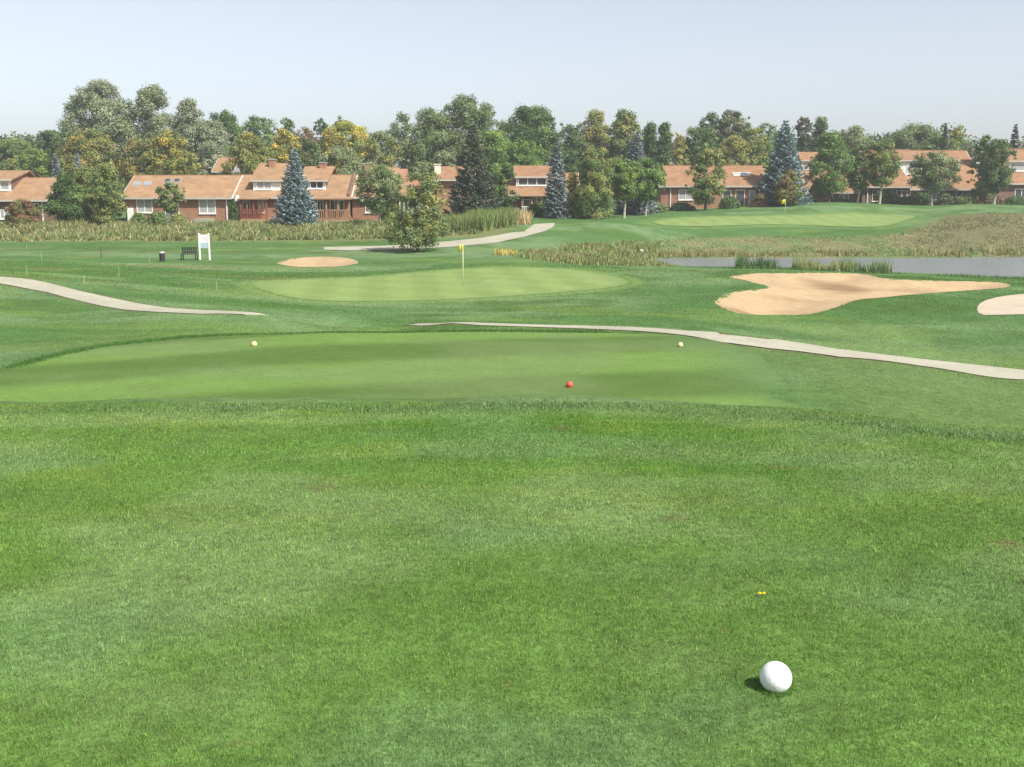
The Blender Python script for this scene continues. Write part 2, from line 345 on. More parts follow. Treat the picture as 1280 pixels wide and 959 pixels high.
def ball_extra(m, N, L, b, src, g):
    co = N.new('ShaderNodeTexCoord'); v = N.new('ShaderNodeTexVoronoi'); v.inputs['Scale'].default_value = 62; L.new(co.outputs['Object'], v.inputs['Vector'])
    r = N.new('ShaderNodeMapRange'); r.inputs[1].default_value = 0; r.inputs[2].default_value = .55; L.new(v.outputs['Distance'], r.inputs[0])
    q = N.new('ShaderNodeBump'); q.inputs['Strength'].default_value = .35; q.inputs['Distance'].default_value = .002; L.new(r.outputs[0], q.inputs['Height']); L.new(q.outputs[0], b.inputs['Normal'])
M['ball'] = mat('white_ball_plastic', (.80, .80, .79), rough=.35, spec=.4, noise=((14, .04), (60, .03)), extra=ball_extra)
def water_extra(m, N, L, b, src, g):
    n = N.new('ShaderNodeTexNoise'); n.inputs['Scale'].default_value = 1.6; n.inputs['Detail'].default_value = 5
    mp = N.new('ShaderNodeMapping'); mp.inputs['Scale'].default_value = (.6, 1.6, 1); L.new(g.outputs['Position'], mp.inputs[0]); L.new(mp.outputs[0], n.inputs['Vector'])
    q = N.new('ShaderNodeBump'); q.inputs['Strength'].default_value = 1; q.inputs['Distance'].default_value = .22; L.new(n.outputs['Fac'], q.inputs['Height']); L.new(q.outputs[0], b.inputs['Normal'])
M['water'] = mat('pond_water', (.17, .185, .19), rough=.22, spec=.5, extra=water_extra)

# ------------------------------------------------------------------ object helpers
def tag(o, label=None, cat=None, group=None, kind=None):
    if label: o['label'] = label
    if cat: o['category'] = cat
    if group: o['group'] = group
    if kind: o['kind'] = kind
    return o
def npmesh(name, V, Fc, m, tint=None, smooth=False, parent=None, origin=(0, 0, 0), perface=None):
    V = np.asarray(V, np.float64)-np.asarray(origin)[None]; Fc = np.asarray(Fc, np.int32); k = Fc.shape[1]
    me = bpy.data.meshes.new(name); me.vertices.add(len(V)); me.vertices.foreach_set('co', V.astype(np.float32).ravel())
    me.loops.add(Fc.size); me.loops.foreach_set('vertex_index', Fc.ravel())
    me.polygons.add(len(Fc)); me.polygons.foreach_set('loop_start', np.arange(0, Fc.size, k, dtype=np.int32)); me.polygons.foreach_set('loop_total', np.full(len(Fc), k, np.int32))
    me.update(calc_edges=True); me.validate()
    if tint is not None:
        a = me.color_attributes.new('tint', 'FLOAT_COLOR', 'POINT'); t = np.c_[tint, np.ones(len(tint))].astype(np.float32); a.data.foreach_set('color', t.ravel())
    me.polygons.foreach_set('use_smooth', np.full(len(Fc), smooth)); me.materials.append(m)
    o = bpy.data.objects.new(name, me); C.objects.link(o)
    if parent: o.parent = parent
    else: o.location = origin
    return o
class MB:
    def __init__(s): s.v = []; s.f = []
    def box(s, x0, x1, y0, y1, z0, z1):
        n = len(s.v); s.v += [(x, y, z) for z in (z0, z1) for y in (y0, y1) for x in (x0, x1)]
        s.f += [tuple(n+i for i in q) for q in ((0,2,3,1),(4,5,7,6),(0,1,5,4),(2,6,7,3),(0,4,6,2),(1,3,7,5))]; return s
    def prism(s, pts, a, b, axis='x'):   # polygon in (y,z) extruded along x, or in (x,z) along y
        n = len(s.v); k = len(pts)
        for t in (a, b): s.v += [((t, p[0], p[1]) if axis == 'x' else (p[0], t, p[1])) for p in pts]
        s.f += [tuple(n+i for i in range(k))[::-1], tuple(n+k+i for i in range(k))]
        s.f += [(n+i, n+(i+1) % k, n+k+(i+1) % k, n+k+i) for i in range(k)]; return s
    def slab(s, A, B, Cc, D, t):         # quad ABCD thickened downward by t
        n = len(s.v); s.v += [A, B, Cc, D]+[(p[0], p[1], p[2]-t) for p in (A, B, Cc, D)]
        s.f += [(n, n+1, n+2, n+3), (n+7, n+6, n+5, n+4)]+[(n+i, n+4+i, n+4+(i+1) % 4, n+(i+1) % 4) for i in range(4)]; return s
    def tube(s, p0, p1, r0, r1, k=8):
        p0 = Vector(p0); p1 = Vector(p1); d = (p1-p0).normalized(); a = d.orthogonal().normalized(); b = d.cross(a); n = len(s.v)
        for p, r in ((p0, r0), (p1, r1)):
            s.v += [tuple(p+(a*math.cos(2*PI*i/k)+b*math.sin(2*PI*i/k))*r) for i in range(k)]
        s.f += [(n+i, n+(i+1) % k, n+k+(i+1) % k, n+k+i) for i in range(k)]+[tuple(n+i for i in range(k))[::-1], tuple(n+k+i for i in range(k))]; return s
    def poly(s, pts, rs, k=8):
        for a, b, r0, r1 in zip(pts, pts[1:], rs, rs[1:]): s.tube(a, b, r0, r1, k)
        return s
    def build(s, name, m, parent=None, origin=(0, 0, 0), smooth=False, bevel=0):
        me = bpy.data.meshes.new(name); o_ = Vector(origin); me.from_pydata([tuple(Vector(v)-o_) for v in s.v], [], s.f)
        import bmesh
        b = bmesh.new(); b.from_mesh(me); bmesh.ops.recalc_face_normals(b, faces=b.faces[:])
        if bevel: bmesh.ops.bevel(b, geom=b.edges[:], offset=bevel, segments=2, affect='EDGES')
        b.to_mesh(me); b.free()
        for p in me.polygons: p.use_smooth = smooth
        me.materials.append(m); o = bpy.data.objects.new(name, me); C.objects.link(o)
        if parent: o.parent = parent
        else: o.location = origin
        return o
def empty(name, loc):
    o = bpy.data.objects.new(name, None); o.location = loc; o.empty_display_size = .3; C.objects.link(o); return o

# ------------------------------------------------------------------ setting
def axis(parts):
    out = []
    for a, b, s in parts: out.append(np.arange(a, b-1e-6, s))
    return np.concatenate(out+[[parts[-1][1]]])
xr = axis([(0, 6, .14), (6, 24, .3), (24, 62, .45), (62, 110, 2), (110, 300, 15), (300, 3000, 300)])
gx = np.concatenate([-xr[:0:-1], xr])
gy = np.concatenate([axis([(-400, -40, 60), (-40, 0, 4), (0, 1.4, .3), (1.4, 10.5, .10), (10.5, 27, .22), (27, 66, .3), (66, 140, .5), (140, 180, 4), (180, 400, 20)]), np.arange(500, 4001, 350)])
GX, GY = np.meshgrid(gx, gy); fx, fy = GX.ravel(), GY.ravel()
Z = zfun(fx, fy)
SHEETS = [GREEN1, GREEN2, BUNK_R, BUNK_L, PAD, PATH, PATH_FAR, TEE]
for S in SHEETS:
    d = sd(fx, fy, S, 1); Z = Z-.07*sst(.05, .55, d)
nx, ny = len(gx), len(gy); ii = np.arange(nx*ny).reshape(ny, nx)
Fq = np.stack([ii[:-1, :-1], ii[:-1, 1:], ii[1:, 1:], ii[1:, :-1]], -1).reshape(-1, 4)
g = npmesh('ground', np.c_[fx, fy, Z], Fq, M['ground'], turf(fx, fy), smooth=True); tag(g, kind='structure')
def sheet(name, poly, m, step, off=.012, kind=None, zf=zfun, jag=0, flat=None):
    poly = np.asarray(poly)
    # densify the outline
    out = []
    for a, b in zip(poly, np.roll(poly, -1, 0)):
        n = max(1, int(np.hypot(*(b-a))/step)); out += [a+(b-a)*i/n for i in range(n)]
    out = np.array(out)
    if jag: out = out+np.c_[fbm(out[:, 0]*1.5, out[:, 1]*1.5, 71, 3)-.5, fbm(out[:, 0]*1.5, out[:, 1]*1.5, 72, 3)-.5]*jag
    lo, hi = out.min(0), out.max(0); X, Y = np.meshgrid(np.arange(lo[0], hi[0], step), np.arange(lo[1], hi[1], step)); X = X.ravel(); Y = Y.ravel()
    k = sdist(X, Y, out) > step*.55; pts = [Vector(p) for p in out]+[Vector(p) for p in zip(X[k], Y[k])]
    n = len(out); r = geometry.delaunay_2d_cdt(pts, [(i, (i+1) % n) for i in range(n)], [], 1, 1e-5)
    v = np.array([(p.x, p.y) for p in r[0]]); f = np.array([t for t in r[2] if len(t) == 3])
    z = (zf(v[:, 0], v[:, 1])+off) if flat is None else np.full(len(v), flat)
    t = turf(v[:, 0], v[:, 1], kind) if kind else None
    o = npmesh(name, np.c_[v, z], f, m, t, smooth=True); tag(o, kind='structure'); return o
sheet('tee_ground', TEE, M['turf'], .22, kind='tee')
sheet('putting_green', GREEN1, M['turf'], .4, kind='green')
sheet('putting_green', GREEN2, M['turf'], .6, off=.03, kind='green')
sheet('sand_bunker', BUNK_R, M['sand'], .3, off=.0, kind='sand', jag=.18)
sheet('sand_bunker', BUNK_L, M['sand'], .35, off=.0, kind='sand', jag=.15)
sheet('gravel_pad', PAD, M['padcon'], .4)
sheet('path', PATH, M['concrete'], .3, off=.015)
sheet('path', PATH_FAR, M['concrete'], .4, off=.03)
sheet('water', smooth_poly(POND*1.0, 0), M['water'], 1.0, flat=WATER)

# ------------------------------------------------------------------ grass blades of the tees and fringe
def blades(x, y, h, w, tint, lean=.5, name='grass', m=None, rnd=.34, zoff=0, label=None, cat='grass', bend=True, tipmul=1.12):
    n = len(x); z = zfun(x, y)+zoff; a = rng.uniform(0, 2*PI, n); l = rng.normal(0, lean, n)*h; b = rng.uniform(0, 2*PI, n)
    wx, wy = np.cos(a)*w/2, np.sin(a)*w/2
    v0 = np.c_[x-wx, y-wy, z-.004]; v1 = np.c_[x+wx, y+wy, z-.004]
    v2 = np.c_[x+np.cos(b)*l, y+np.sin(b)*l, z+h]
    V = np.stack([v0, v1, v2], 1).reshape(-1, 3); Fc = np.arange(3*n).reshape(-1, 3)
    t = tint*(1+rng.normal(0, rnd, n).clip(-.6, .8))[:, None]; t = t*(1+rng.normal(0, .06, (n, 3)))
    tt = np.stack([t, t, t*tipmul], 1).reshape(-1, 3).clip(.005, .9)
    o = npmesh(name, V, Fc, m or M['blade'], tt); return tag(o, label, cat, None, 'stuff')
def inpoly(poly, n):
    poly = np.asarray(poly); lo, hi = poly.min(0), poly.max(0); X = rng.uniform(lo[0], hi[0], n); Y = rng.uniform(lo[1], hi[1], n); k = sdist(X, Y, poly) > 0; return X[k], Y[k]
def scatter_frustum(y0, y1, dens, mx=.56, ex=2.9):
    A = 0; hw = lambda y: mx*y+ex
    n = int(dens*(hw(y0)+hw(y1))*(y1-y0)); y = rng.uniform(y0, y1, int(n*1.5)); keep = rng.uniform(0, 1, len(y)) < hw(y)/hw(y1); y = y[keep]
    x = rng.uniform(-1, 1, len(y))*hw(y); return x, y
X = []; Y = []; H = []; W = []
for y0, y1, dn, hh, ww in ((1.7, 3.2, 22000, .0095, .0030), (3.2, 4.6, 15000, .010, .0038), (4.6, 6.6, 9000, .011, .0052), (6.6, 9.3, 5200, .012, .0075)):
    a, b = scatter_frustum(y0, y1, dn); X.append(a); Y.append(b); H.append(np.full(len(a), hh)); W.append(np.full(len(a), ww))
X = np.concatenate(X); Y = np.concatenate(Y); H = np.concatenate(H); W = np.concatenate(W)
H = H*rng.uniform(.55, 1.35, len(H))*(.75+.6*fbm(X/.35, Y/.35, 81, 3)); W = W*rng.uniform(.6, 1.3, len(W))
tn = turf(X, Y); tn2 = turf(X, Y, 'tee'); dte = sd(X, Y, TEE, 1); k = (dte > 0); tn[k] = tn2[k]
tn *= np.array([1.56, 1.60, 1.22])
# straw and clover specks
q = rng.uniform(0, 1, len(X)); tn[q < .02] = (.33, .30, .16); H = np.where((q > .02) & (q < .035), H*1.9, H)
blades(X, Y, H, W, tn, name='grass', label='short mown turf of the tees in the foreground')
# grain of the rough between the tees and the greens
Y = 10+(66-10)*rng.uniform(0, 1, 480000)**.85; X = rng.uniform(-1, 1, len(Y))*(.56*Y+3); k = np.ones(len(X), bool)
for S in SHEETS: k &= sd(X, Y, S, 1) < -.06
k &= (Y > crest(X)+4.2) | (X > 6); X, Y = X[k], Y[k]
blades(X, Y, rng.uniform(.006, .012, len(X))*(.8+Y/28), .00095*Y*rng.uniform(.6, 1.3, len(X)), turf(X, Y)*np.array([1.62, 1.55, 1.35]), name='rough_grass', label='short rough grass around the lower tee, paths and near green', rnd=.28)
X, Y = inpoly(TEE, 260000)
blades(X, Y, rng.uniform(.004, .009, len(X)), rng.uniform(.008, .018, len(X)), turf(X, Y, 'tee')*np.array([1.4, 1.42, 1.2]), name='mown_grass', label='close mown grass of the lower tee with curved mowing bands', rnd=.25)
# fringe
n = 13000; X = rng.uniform(-7.5, 8, n); Y = crest(X)+rng.normal(-.06, .13, n)-.05
k = rng.uniform(0, 1, n) < np.clip(1.05-sst(2.5, 6.5, X)*.75, .05, 1)*np.clip(.25+1.5*(fbm(X/.5, Y*0+3, 91, 3)-.25), .1, 1); X, Y = X[k], Y[k]
tn = np.tile(np.array([.065, .125, .042]), (len(X), 1))*1.25; tn = lerp3(tn, (.24, .25, .15), (rng.uniform(0, 1, len(X)) < .2)*1.0)
blades(X, Y, rng.uniform(.012, .040, len(X)), rng.uniform(.006, .012, len(X)), tn*1.25, lean=.55, name='long_grass', label='dark unmown grass fringe between the two tees')
# lip behind the lower tee
n = 15000; cc = rng.uniform(0, 1, n)
top = TEE[:9]; seg = np.linspace(0, 1, len(top)); X = np.interp(cc, seg, top[:, 0]); Y = np.interp(cc, seg, top[:, 1])
X = X+rng.normal(0, .1, n); Y = Y+rng.uniform(0, .9, n)
tn = np.tile(np.array([.075, .165, .038]), (n, 1))
blades(X, Y, rng.uniform(.02, .06, n), rng.uniform(.012, .022, n), tn, name='long_grass', label='darker unmown grass along the far lip of the lower tee')

# meadow strip, bank reeds, shore tufts
def palette(n, pal, p): return np.array(pal)[rng.choice(len(pal), n, p=p)]
def reeds(poly, n, h0, h1, w, pal, p, name, label, clump=2.5, seed=100, patch=True, lean=.28):
    X, Y = inpoly(poly, n); f = fbm(X/clump, Y/clump, seed, 3); k = rng.uniform(0, 1, len(X)) < (.55+.45*sst(.25, .6, f) if poly is BANK else sst(.25, .6, f)*.9+.1); X, Y, f = X[k], Y[k], f[k]
    h = (h0+(h1-h0)*sst(.3, .7, f))*rng.uniform(.6, 1.15, len(X))
    t = palette(len(X), np.array(pal)*1.35, p); g2 = fbm(X/clump*.8+5, Y/clump*.8, seed+7, 3); t = t*(.62+.8*g2)[:, None]
    t = lerp3(t, np.array(pal[0])*1.3, sst(.5, .62, g2)*.6)
    if poly is BANK: t = turf(X, Y)*1.5*rng.uniform(.8, 1.25, len(X))[:, None]
    return blades(X, Y, h, rng.uniform(.6, 1.4, len(X))*w, t, lean=lean, name=name, m=M['reed'], label=label, cat='tall grass')
MEAD = np.array([(-95, 92), (-60, 92.5), (-30, 92), (-8, 93), (-3, 95), (-1, 99), (.5, 103), (.3, 108), (-4, 111.5), (-20, 111), (-40, 112), (-95, 112)])
G_ = [(.10, .15, .05), (.30, .27, .13), (.17, .20, .075), (.24, .17, .10)]
reeds(MEAD, 85000, .06, .62, .14, G_, [.3, .28, .28, .14], 'tall_grass', 'tall dry meadow grass strip in front of the left houses', seed=110, lean=.85, clump=1.8)
HED = np.array([(-7, 96), (-2.5, 97.5), (-.6, 101), (.9, 106), (.6, 110.5), (-4, 111.5), (-7.5, 108)])
reeds(HED, 17000, .7, 1.5, .12, [(.13, .18, .055), (.22, .23, .09), (.10, .15, .05)], [.5, .3, .2], 'tall_reeds', 'high green reed bed left of the far path end', clump=3, seed=130, lean=.3)
X0, Y0 = cast(652, 279)
reeds(np.array([(X0-.9, 104), (X0+.9, 104.5), (X0+.9, 107), (X0-.9, 107)]), 900, .9, 1.4, .09, [(.42, .33, .17), (.30, .26, .13)], [.7, .3], 'dry_grass_clump', 'buff dry grass clump where the far path ends', seed=140)
reeds(BANK, 110000, .04, .16, .11, [(.12, .18, .06), (.19, .19, .085), (.145, .175, .07), (.17, .14, .08)], [.46, .18, .28, .08], 'tall_grass', 'rough olive grass bank beyond the pond', seed=150, lean=.6)
SH1 = np.array([cast(640, 320), cast(660, 314), cast(720, 308), cast(780, 303), cast(830, 303), (13, 95), (11.5, 88), (13, 82), cast(800, 333), cast(720, 331), cast(670, 326)])
reeds(SH1, 30000, .08, .45, .10, [(.13, .18, .055), (.32, .28, .15), (.19, .20, .08), (.24, .16, .09)], [.5, .16, .26, .08], 'tall_grass', 'buff and green marsh grass left of the pond', seed=160)
far_shore = np.array([(12.5, 92.5), (20, 93.2), (30, 94), (36, 94), (48, 94.5), (62, 97.5), (100, 99.5), (100, 102), (62, 100), (44, 97.2), (30, 96.8), (14, 96)])
reeds(far_shore, 22000, .25, .6, .08, [(.17, .17, .065), (.33, .26, .13), (.20, .13, .07), (.13, .15, .05)], [.3, .25, .2, .25], 'tall_grass', 'tan reeds edging the far shore of the pond', seed=170, lean=.2)
def tuft(c0, c1, r0, n, h0, h1, pal, p, label, seed, name='reed_tuft'):
    a = wp(c0, r0); b = wp(c1, r0)
    a = (a[0], a[1]-3); b = (b[0], b[1]-3)
    return reeds(np.array([(a[0], a[1]-1), (b[0], b[1]-1), (b[0], b[1]+2.2), (a[0], a[1]+2.2)]), n, h0, h1, .06, pal, p, name, label, clump=1.1, seed=seed, lean=.3)
tuft(915, 958, 334, 1300, .3, 1.15, [(.08, .14, .05), (.12, .18, .07)], [.7, .3], 'dark green reeds on the near shore above the bunker tip', 180)
tuft(985, 1045, 336, 1500, .3, .95, [(.17, .21, .07), (.3, .28, .12)], [.6, .4], 'yellow green reeds in the middle of the near shore', 190)
tuft(1045, 1092, 338, 1000, .3, 1.1, [(.09, .15, .05), (.26, .24, .11)], [.65, .35], 'mixed green and tan reeds at the right end of the shore clumps', 200)
near_sh = np.array([wp(820, 336), wp(900, 337), wp(1000, 339), wp(1100, 343.5), wp(1180, 346), wp(1290, 350.5), wp(1290, 354), wp(1180, 349), wp(1100, 346), wp(1000, 342), wp(900, 341), wp(820, 339)])
reeds(near_sh, 14000, .06, .3, .04, [(.06, .12, .03), (.10, .15, .05)], [.7, .3], 'tall_grass', 'low dark green grass edge on the near shore', seed=210)
yb = cast(634, 318)
reeds(np.array([(yb[0]-.9, yb[1]-1), (yb[0]+.7, yb[1]-1), (yb[0]+.7, yb[1]+1), (yb[0]-.9, yb[1]+1)]), 700, .3, .75, .07, [(.38, .32, .09), (.3, .24, .1)], [.6, .4], 'dry_grass_clump', 'small yellow dry clump behind the near green', seed=220)

# ------------------------------------------------------------------ trees
def leaves(cen, rad, nper, size, tint, out_c, flat=.8, seed=0, squash=None):
    n = int(sum(nper)); idx = np.repeat(np.arange(len(cen)), nper)
    d = rng.normal(0, 1, (n, 3)); d /= np.linalg.norm(d, axis=1)[:, None]
    rr = rng.uniform(0, 1, n)**.5*np.where(rng.uniform(0, 1, n) < (.3 if size < .5 else 0), rng.uniform(1, 1.45, n), 1)
    p = cen[idx]+d*(rad[idx]*rr)[:, None]*np.array([1, 1, flat])
    o = p-out_c; o /= np.linalg.norm(o, axis=1)[:, None]+1e-6
    nn = d*.5+o*.35+rng.normal(0, .55, (n, 3))+np.array([0, -.1, .4]); nn /= np.linalg.norm(nn, axis=1)[:, None]
    a = np.cross(nn, rng.normal(0, 1, (n, 3))); a /= np.linalg.norm(a, axis=1)[:, None]; b = np.cross(nn, a)
    s = size*rng.uniform(.6, 1.35, n)[:, None]
    V = np.stack([p-a*s*.62, p-b*s*.36, p+a*s*.62, p+b*s*.36], 1).reshape(-1, 3)
    t = tint[idx]*(1+rng.normal(0, .16, n).clip(-.4, .5))[:, None]
    t = np.repeat(t, 4, 0)
    return V, np.arange(4*n).reshape(-1, 4), t
def env(kind, t):
    if kind == 'round': return np.clip(1-np.abs(2*t-1)**2.6, 0, 1)**.5
    if kind == 'ovate': return np.clip(np.sin(PI*np.clip(t, 0, 1)**.7), 0, 1)**.5
    if kind == 'cone': return np.clip(1-t, 0, 1)**.8*np.clip(t*8+.5, 0, 1)
    if kind == 'column': return np.clip(1-(2*t-1)**4, 0, 1)**.5*(.95-.25*t)
    if kind == 'vase': return np.clip(.35+.75*t, 0, 1)*np.sqrt(np.clip(1-t**5, 0, 1))
    if kind == 'lone': return np.interp(t, [0, .15, .35, .6, .8, 1], [.6, 1, .98, .84, .72, .45])
    if kind == 'bush': return np.sqrt(np.clip(1-t**2.2, 0, 1))
    return np.ones_like(t)
GREENS = {
 'silver': [(.165, .20, .15), (.20, .235, .185), (.115, .155, .10)],
 'greygreen': [(.115, .155, .085), (.155, .19, .115), (.085, .125, .06)],
 'dark': [(.045, .085, .03), (.06, .11, .038), (.035, .07, .028)],
 'mid': [(.088, .135, .052), (.112, .165, .06), (.066, .108, .042)],
 'bright': [(.078, .145, .045), (.105, .18, .052), (.06, .118, .038)],
 'lime': [(.14, .215, .045), (.18, .25, .06), (.10, .17, .04)],
 'olive': [(.145, .17, .06), (.18, .195, .075), (.105, .14, .05)],
 'yellow': [(.31, .265, .055), (.25, .24, .06), (.165, .19, .05)],
 'yolive': [(.19, .195, .07), (.155, .18, .065), (.23, .215, .08)],
 'orange': [(.17, .15, .055), (.135, .155, .058), (.11, .14, .05)],
 'rust': [(.13, .09, .055), (.10, .12, .05), (.15, .12, .06)],
 'red': [(.15, .085, .06), (.105, .115, .05), (.08, .10, .04)],
 'blue': [(.15, .205, .205), (.19, .25, .25), (.105, .155, .155)],
 'bluegrey': [(.17, .20, .20), (.21, .24, .245), (.12, .15, .15)],
 'spruced': [(.065, .09, .06), (.09, .11, .075), (.11, .10, .075)],
}
def tree(name, label, cat, col, top, hw, Yd, kind, pal, base=None, cb=.18, dens=1.0, nclump=None, crad=.24, trunk='bark', size=None, topbias=0, group=None, pal2=None, tw=1.0, x=None, gaps=0, lean=0, rowb=None):
    if rowb is not None:
        xx, Yd = cast(col, rowb)
    else: xx = WX(col, Yd, (top+250)/2)
    zb = zat(xx, Yd)-.05; zt = WZ(top, Yd); H = zt-zb; hwm = hw*Yd/1323.0*(1.24 if group == BG else 1.16 if group == FG else 1)
    if group == BG and cb < .5: cb *= .4
    root = empty(name, (xx, Yd, zb)); tag(root, label, cat, group)
    z0 = zb+H*cb; Hc = zt-z0
    nc = int((nclump or min(95, 26+Hc*hwm*.55))*2.6)
    tt = rng.uniform(0.03, .97, nc)
    er = env(kind, tt); ang = rng.uniform(0, 2*PI, nc); rad0 = np.sqrt(rng.uniform(.06, 1, nc))
    crr = crad*1.08*hwm*rng.uniform(.6, 1.25, nc)*(.75+.35*(1-tt)) if kind != 'column' else crad*1.7*hwm*rng.uniform(.7, 1.2, nc)
    if kind in ('round', 'ovate', 'vase', 'bush'): crr = np.maximum(crr, .38)
    rm = np.clip(hwm*er*rng.uniform(.82, 1.12, nc)-crr*.7, 0, None)
    cen = np.c_[xx+np.cos(ang)*rad0*rm+lean*(tt-.3)*hwm, Yd+np.sin(ang)*rad0*rm*.9, z0+tt*Hc]
    cen[:, 2] = np.minimum(cen[:, 2], zt-crr*.55)
    # a crowning tip so that the height is exact
    j = int(np.argmax(cen[:, 2])); cen[j, 2] = zt-crr[j]*.7
    if kind in ('round', 'ovate', 'vase') and Hc > 3:      # a few stray sprigs break the outline
        ns = 30; a2 = rng.uniform(0, 2*PI, ns); t2 = rng.uniform(.2, .9, ns); e2 = env(kind, t2)*hwm*rng.uniform(.84, 1.0, ns)
        cen = np.r_[cen, np.c_[xx+np.cos(a2)*e2, Yd+np.sin(a2)*e2*.9, z0+t2*Hc]]; crr = np.r_[crr, crad*hwm*rng.uniform(.25, .5, ns)]
    nc = len(cen)
    cols = np.array(GREENS[pal])[rng.choice(3, nc, p=[.5, .25, .25])]
    if pal2: k = rng.uniform(0, 1, nc) < pal2[1]; cols[k] = np.array(GREENS[pal2[0]])[rng.choice(3, k.sum())]
    cols = cols*rng.uniform(.85, 1.15, nc)[:, None]*np.array([1.85, 1.72, 1.42])
    sz = size or .215*max(.55, min(1.25, Yd/150.))
    nper = np.maximum(20, (dens*23*(crr/sz)**2*.62)).astype(int); nper = np.minimum(nper, 420)
    V, Fc, t = leaves(cen, crr, nper, sz, cols, np.array([xx, Yd, z0+Hc*.4]))
    og = (xx, Yd, zb)
    npmesh('crown', V, Fc, M['leaf'], t, parent=root, origin=og)
    mb = MB(); r0 = max(.07, .022*H)*tw; top_ = Vector((xx+lean*.3*hwm, Yd, zb+H*.72)); mid = Vector((xx+R.uniform(-.03, .03)*H, Yd, zb+H*max(cb, .2)))
    mb.poly([Vector((xx, Yd, zb-.3)), Vector((xx, Yd, zb+.15)), mid, top_], [r0*1.5, r0*1.1, r0*.8, r0*.25], 8)
    order = np.argsort(-crr)[:14]
    for j in order:
        q = Vector(cen[j]); s_ = mid.lerp(top_, min(.9, max(0, (q.z-mid.z)/(top_.z-mid.z+.01)*.7)))
        mb.poly([s_, s_.lerp(q, .55)+Vector((0, 0, -.02*H)), q], [r0*.4, r0*.22, r0*.07], 5)
    mb.build('trunk', M[trunk], root, og)
    return root
def spruce(label, col, top, hw, Yd, pal='blue', base_t=.03, group='spruces among the houses', rowb=None, tipw=.06, layers=None, name='spruce_tree'):
    if rowb is not None: xx, Yd = cast(col, rowb)
    else: xx = WX(col, Yd, (top+250)/2)
    zb = zat(xx, Yd)-.05; zt = WZ(top, Yd); H = zt-zb; hwm = hw*Yd/1323.0; og = (xx, Yd, zb)
    root = empty(name, og); tag(root, label, 'spruce', group)
    P_, N_, S_, Cc, Dr = [], [], [], [], []
    L = layers or int(16+H*1.8); pc = np.array(GREENS[pal])
    for i in range(L):
        t = (i+.5)/L; zc = zb+H*(base_t+(1-base_t)*t); rl = 1.12*hwm*((1-t)**.8)+tipw*hwm
        nb = max(4, int(6+9*(1-t)))
        for j in range(nb):
            a = 2*PI*(j/nb)+i*2.4+R.uniform(-.25, .25); ln = rl*R.uniform(.78, 1.1); dz = -.10*ln+R.uniform(-.1, .1)*H/L*2
            m_ = int(14+34*ln); u = np.sqrt(rng.uniform(.02, 1, m_)); wd = .24*ln*np.sin(PI*np.clip(u, .05, .97))+.05
            s = rng.uniform(-1, 1, m_)*wd
            px = np.cos(a)*u*ln-np.sin(a)*s; py = np.sin(a)*u*ln+np.cos(a)*s
            pz = zc+dz*np.sin(u*PI*.6)*1.6+.14*ln*u**3-np.abs(s)*.35-rng.uniform(0, .16, m_)*(.4+ln*.25)
            P_.append(np.c_[xx+px, Yd+py, pz]); cl = pc[R.choice((0, 0, 1, 2))]*R.uniform(.85, 1.15); Cc.append(np.tile(cl, (m_, 1)))
            Dr.append(np.c_[np.cos(a)+rng.normal(0, .45, m_), np.sin(a)+rng.normal(0, .45, m_), rng.normal(-.1, .3, m_)])
    p = np.concatenate(P_); c = np.concatenate(Cc); d = np.concatenate(Dr); d /= np.linalg.norm(d, axis=1)[:, None]; n = len(p)
    w = np.cross(d, np.array([0, 0, 1.])+rng.normal(0, .5, (n, 3))); w /= np.linalg.norm(w, axis=1)[:, None]
    s = .25*rng.uniform(.7, 1.3, n)[:, None]*max(.6, min(1.1, Yd/130.))
    V = np.stack([p-d*s*.6, p-w*s*.30, p+d*s*.6, p+w*s*.30], 1).reshape(-1, 3)
    c = 1.62*c*(1+rng.normal(0, .14, n).clip(-.4, .4))[:, None]; c = c.repeat(4, 0)
    npmesh('crown', V, np.arange(4*n).reshape(-1, 4), M['needle'], c, parent=root, origin=og)
    mb = MB(); mb.poly([(xx, Yd, zb-.3), (xx, Yd, zb+H*.5), (xx, Yd, zt)], [.022*H, .012*H, .02], 8); mb.build('trunk', M['bark'], root, og)
    return root
BG = 'background trees behind the houses'; FG = 'garden trees in front of the houses'
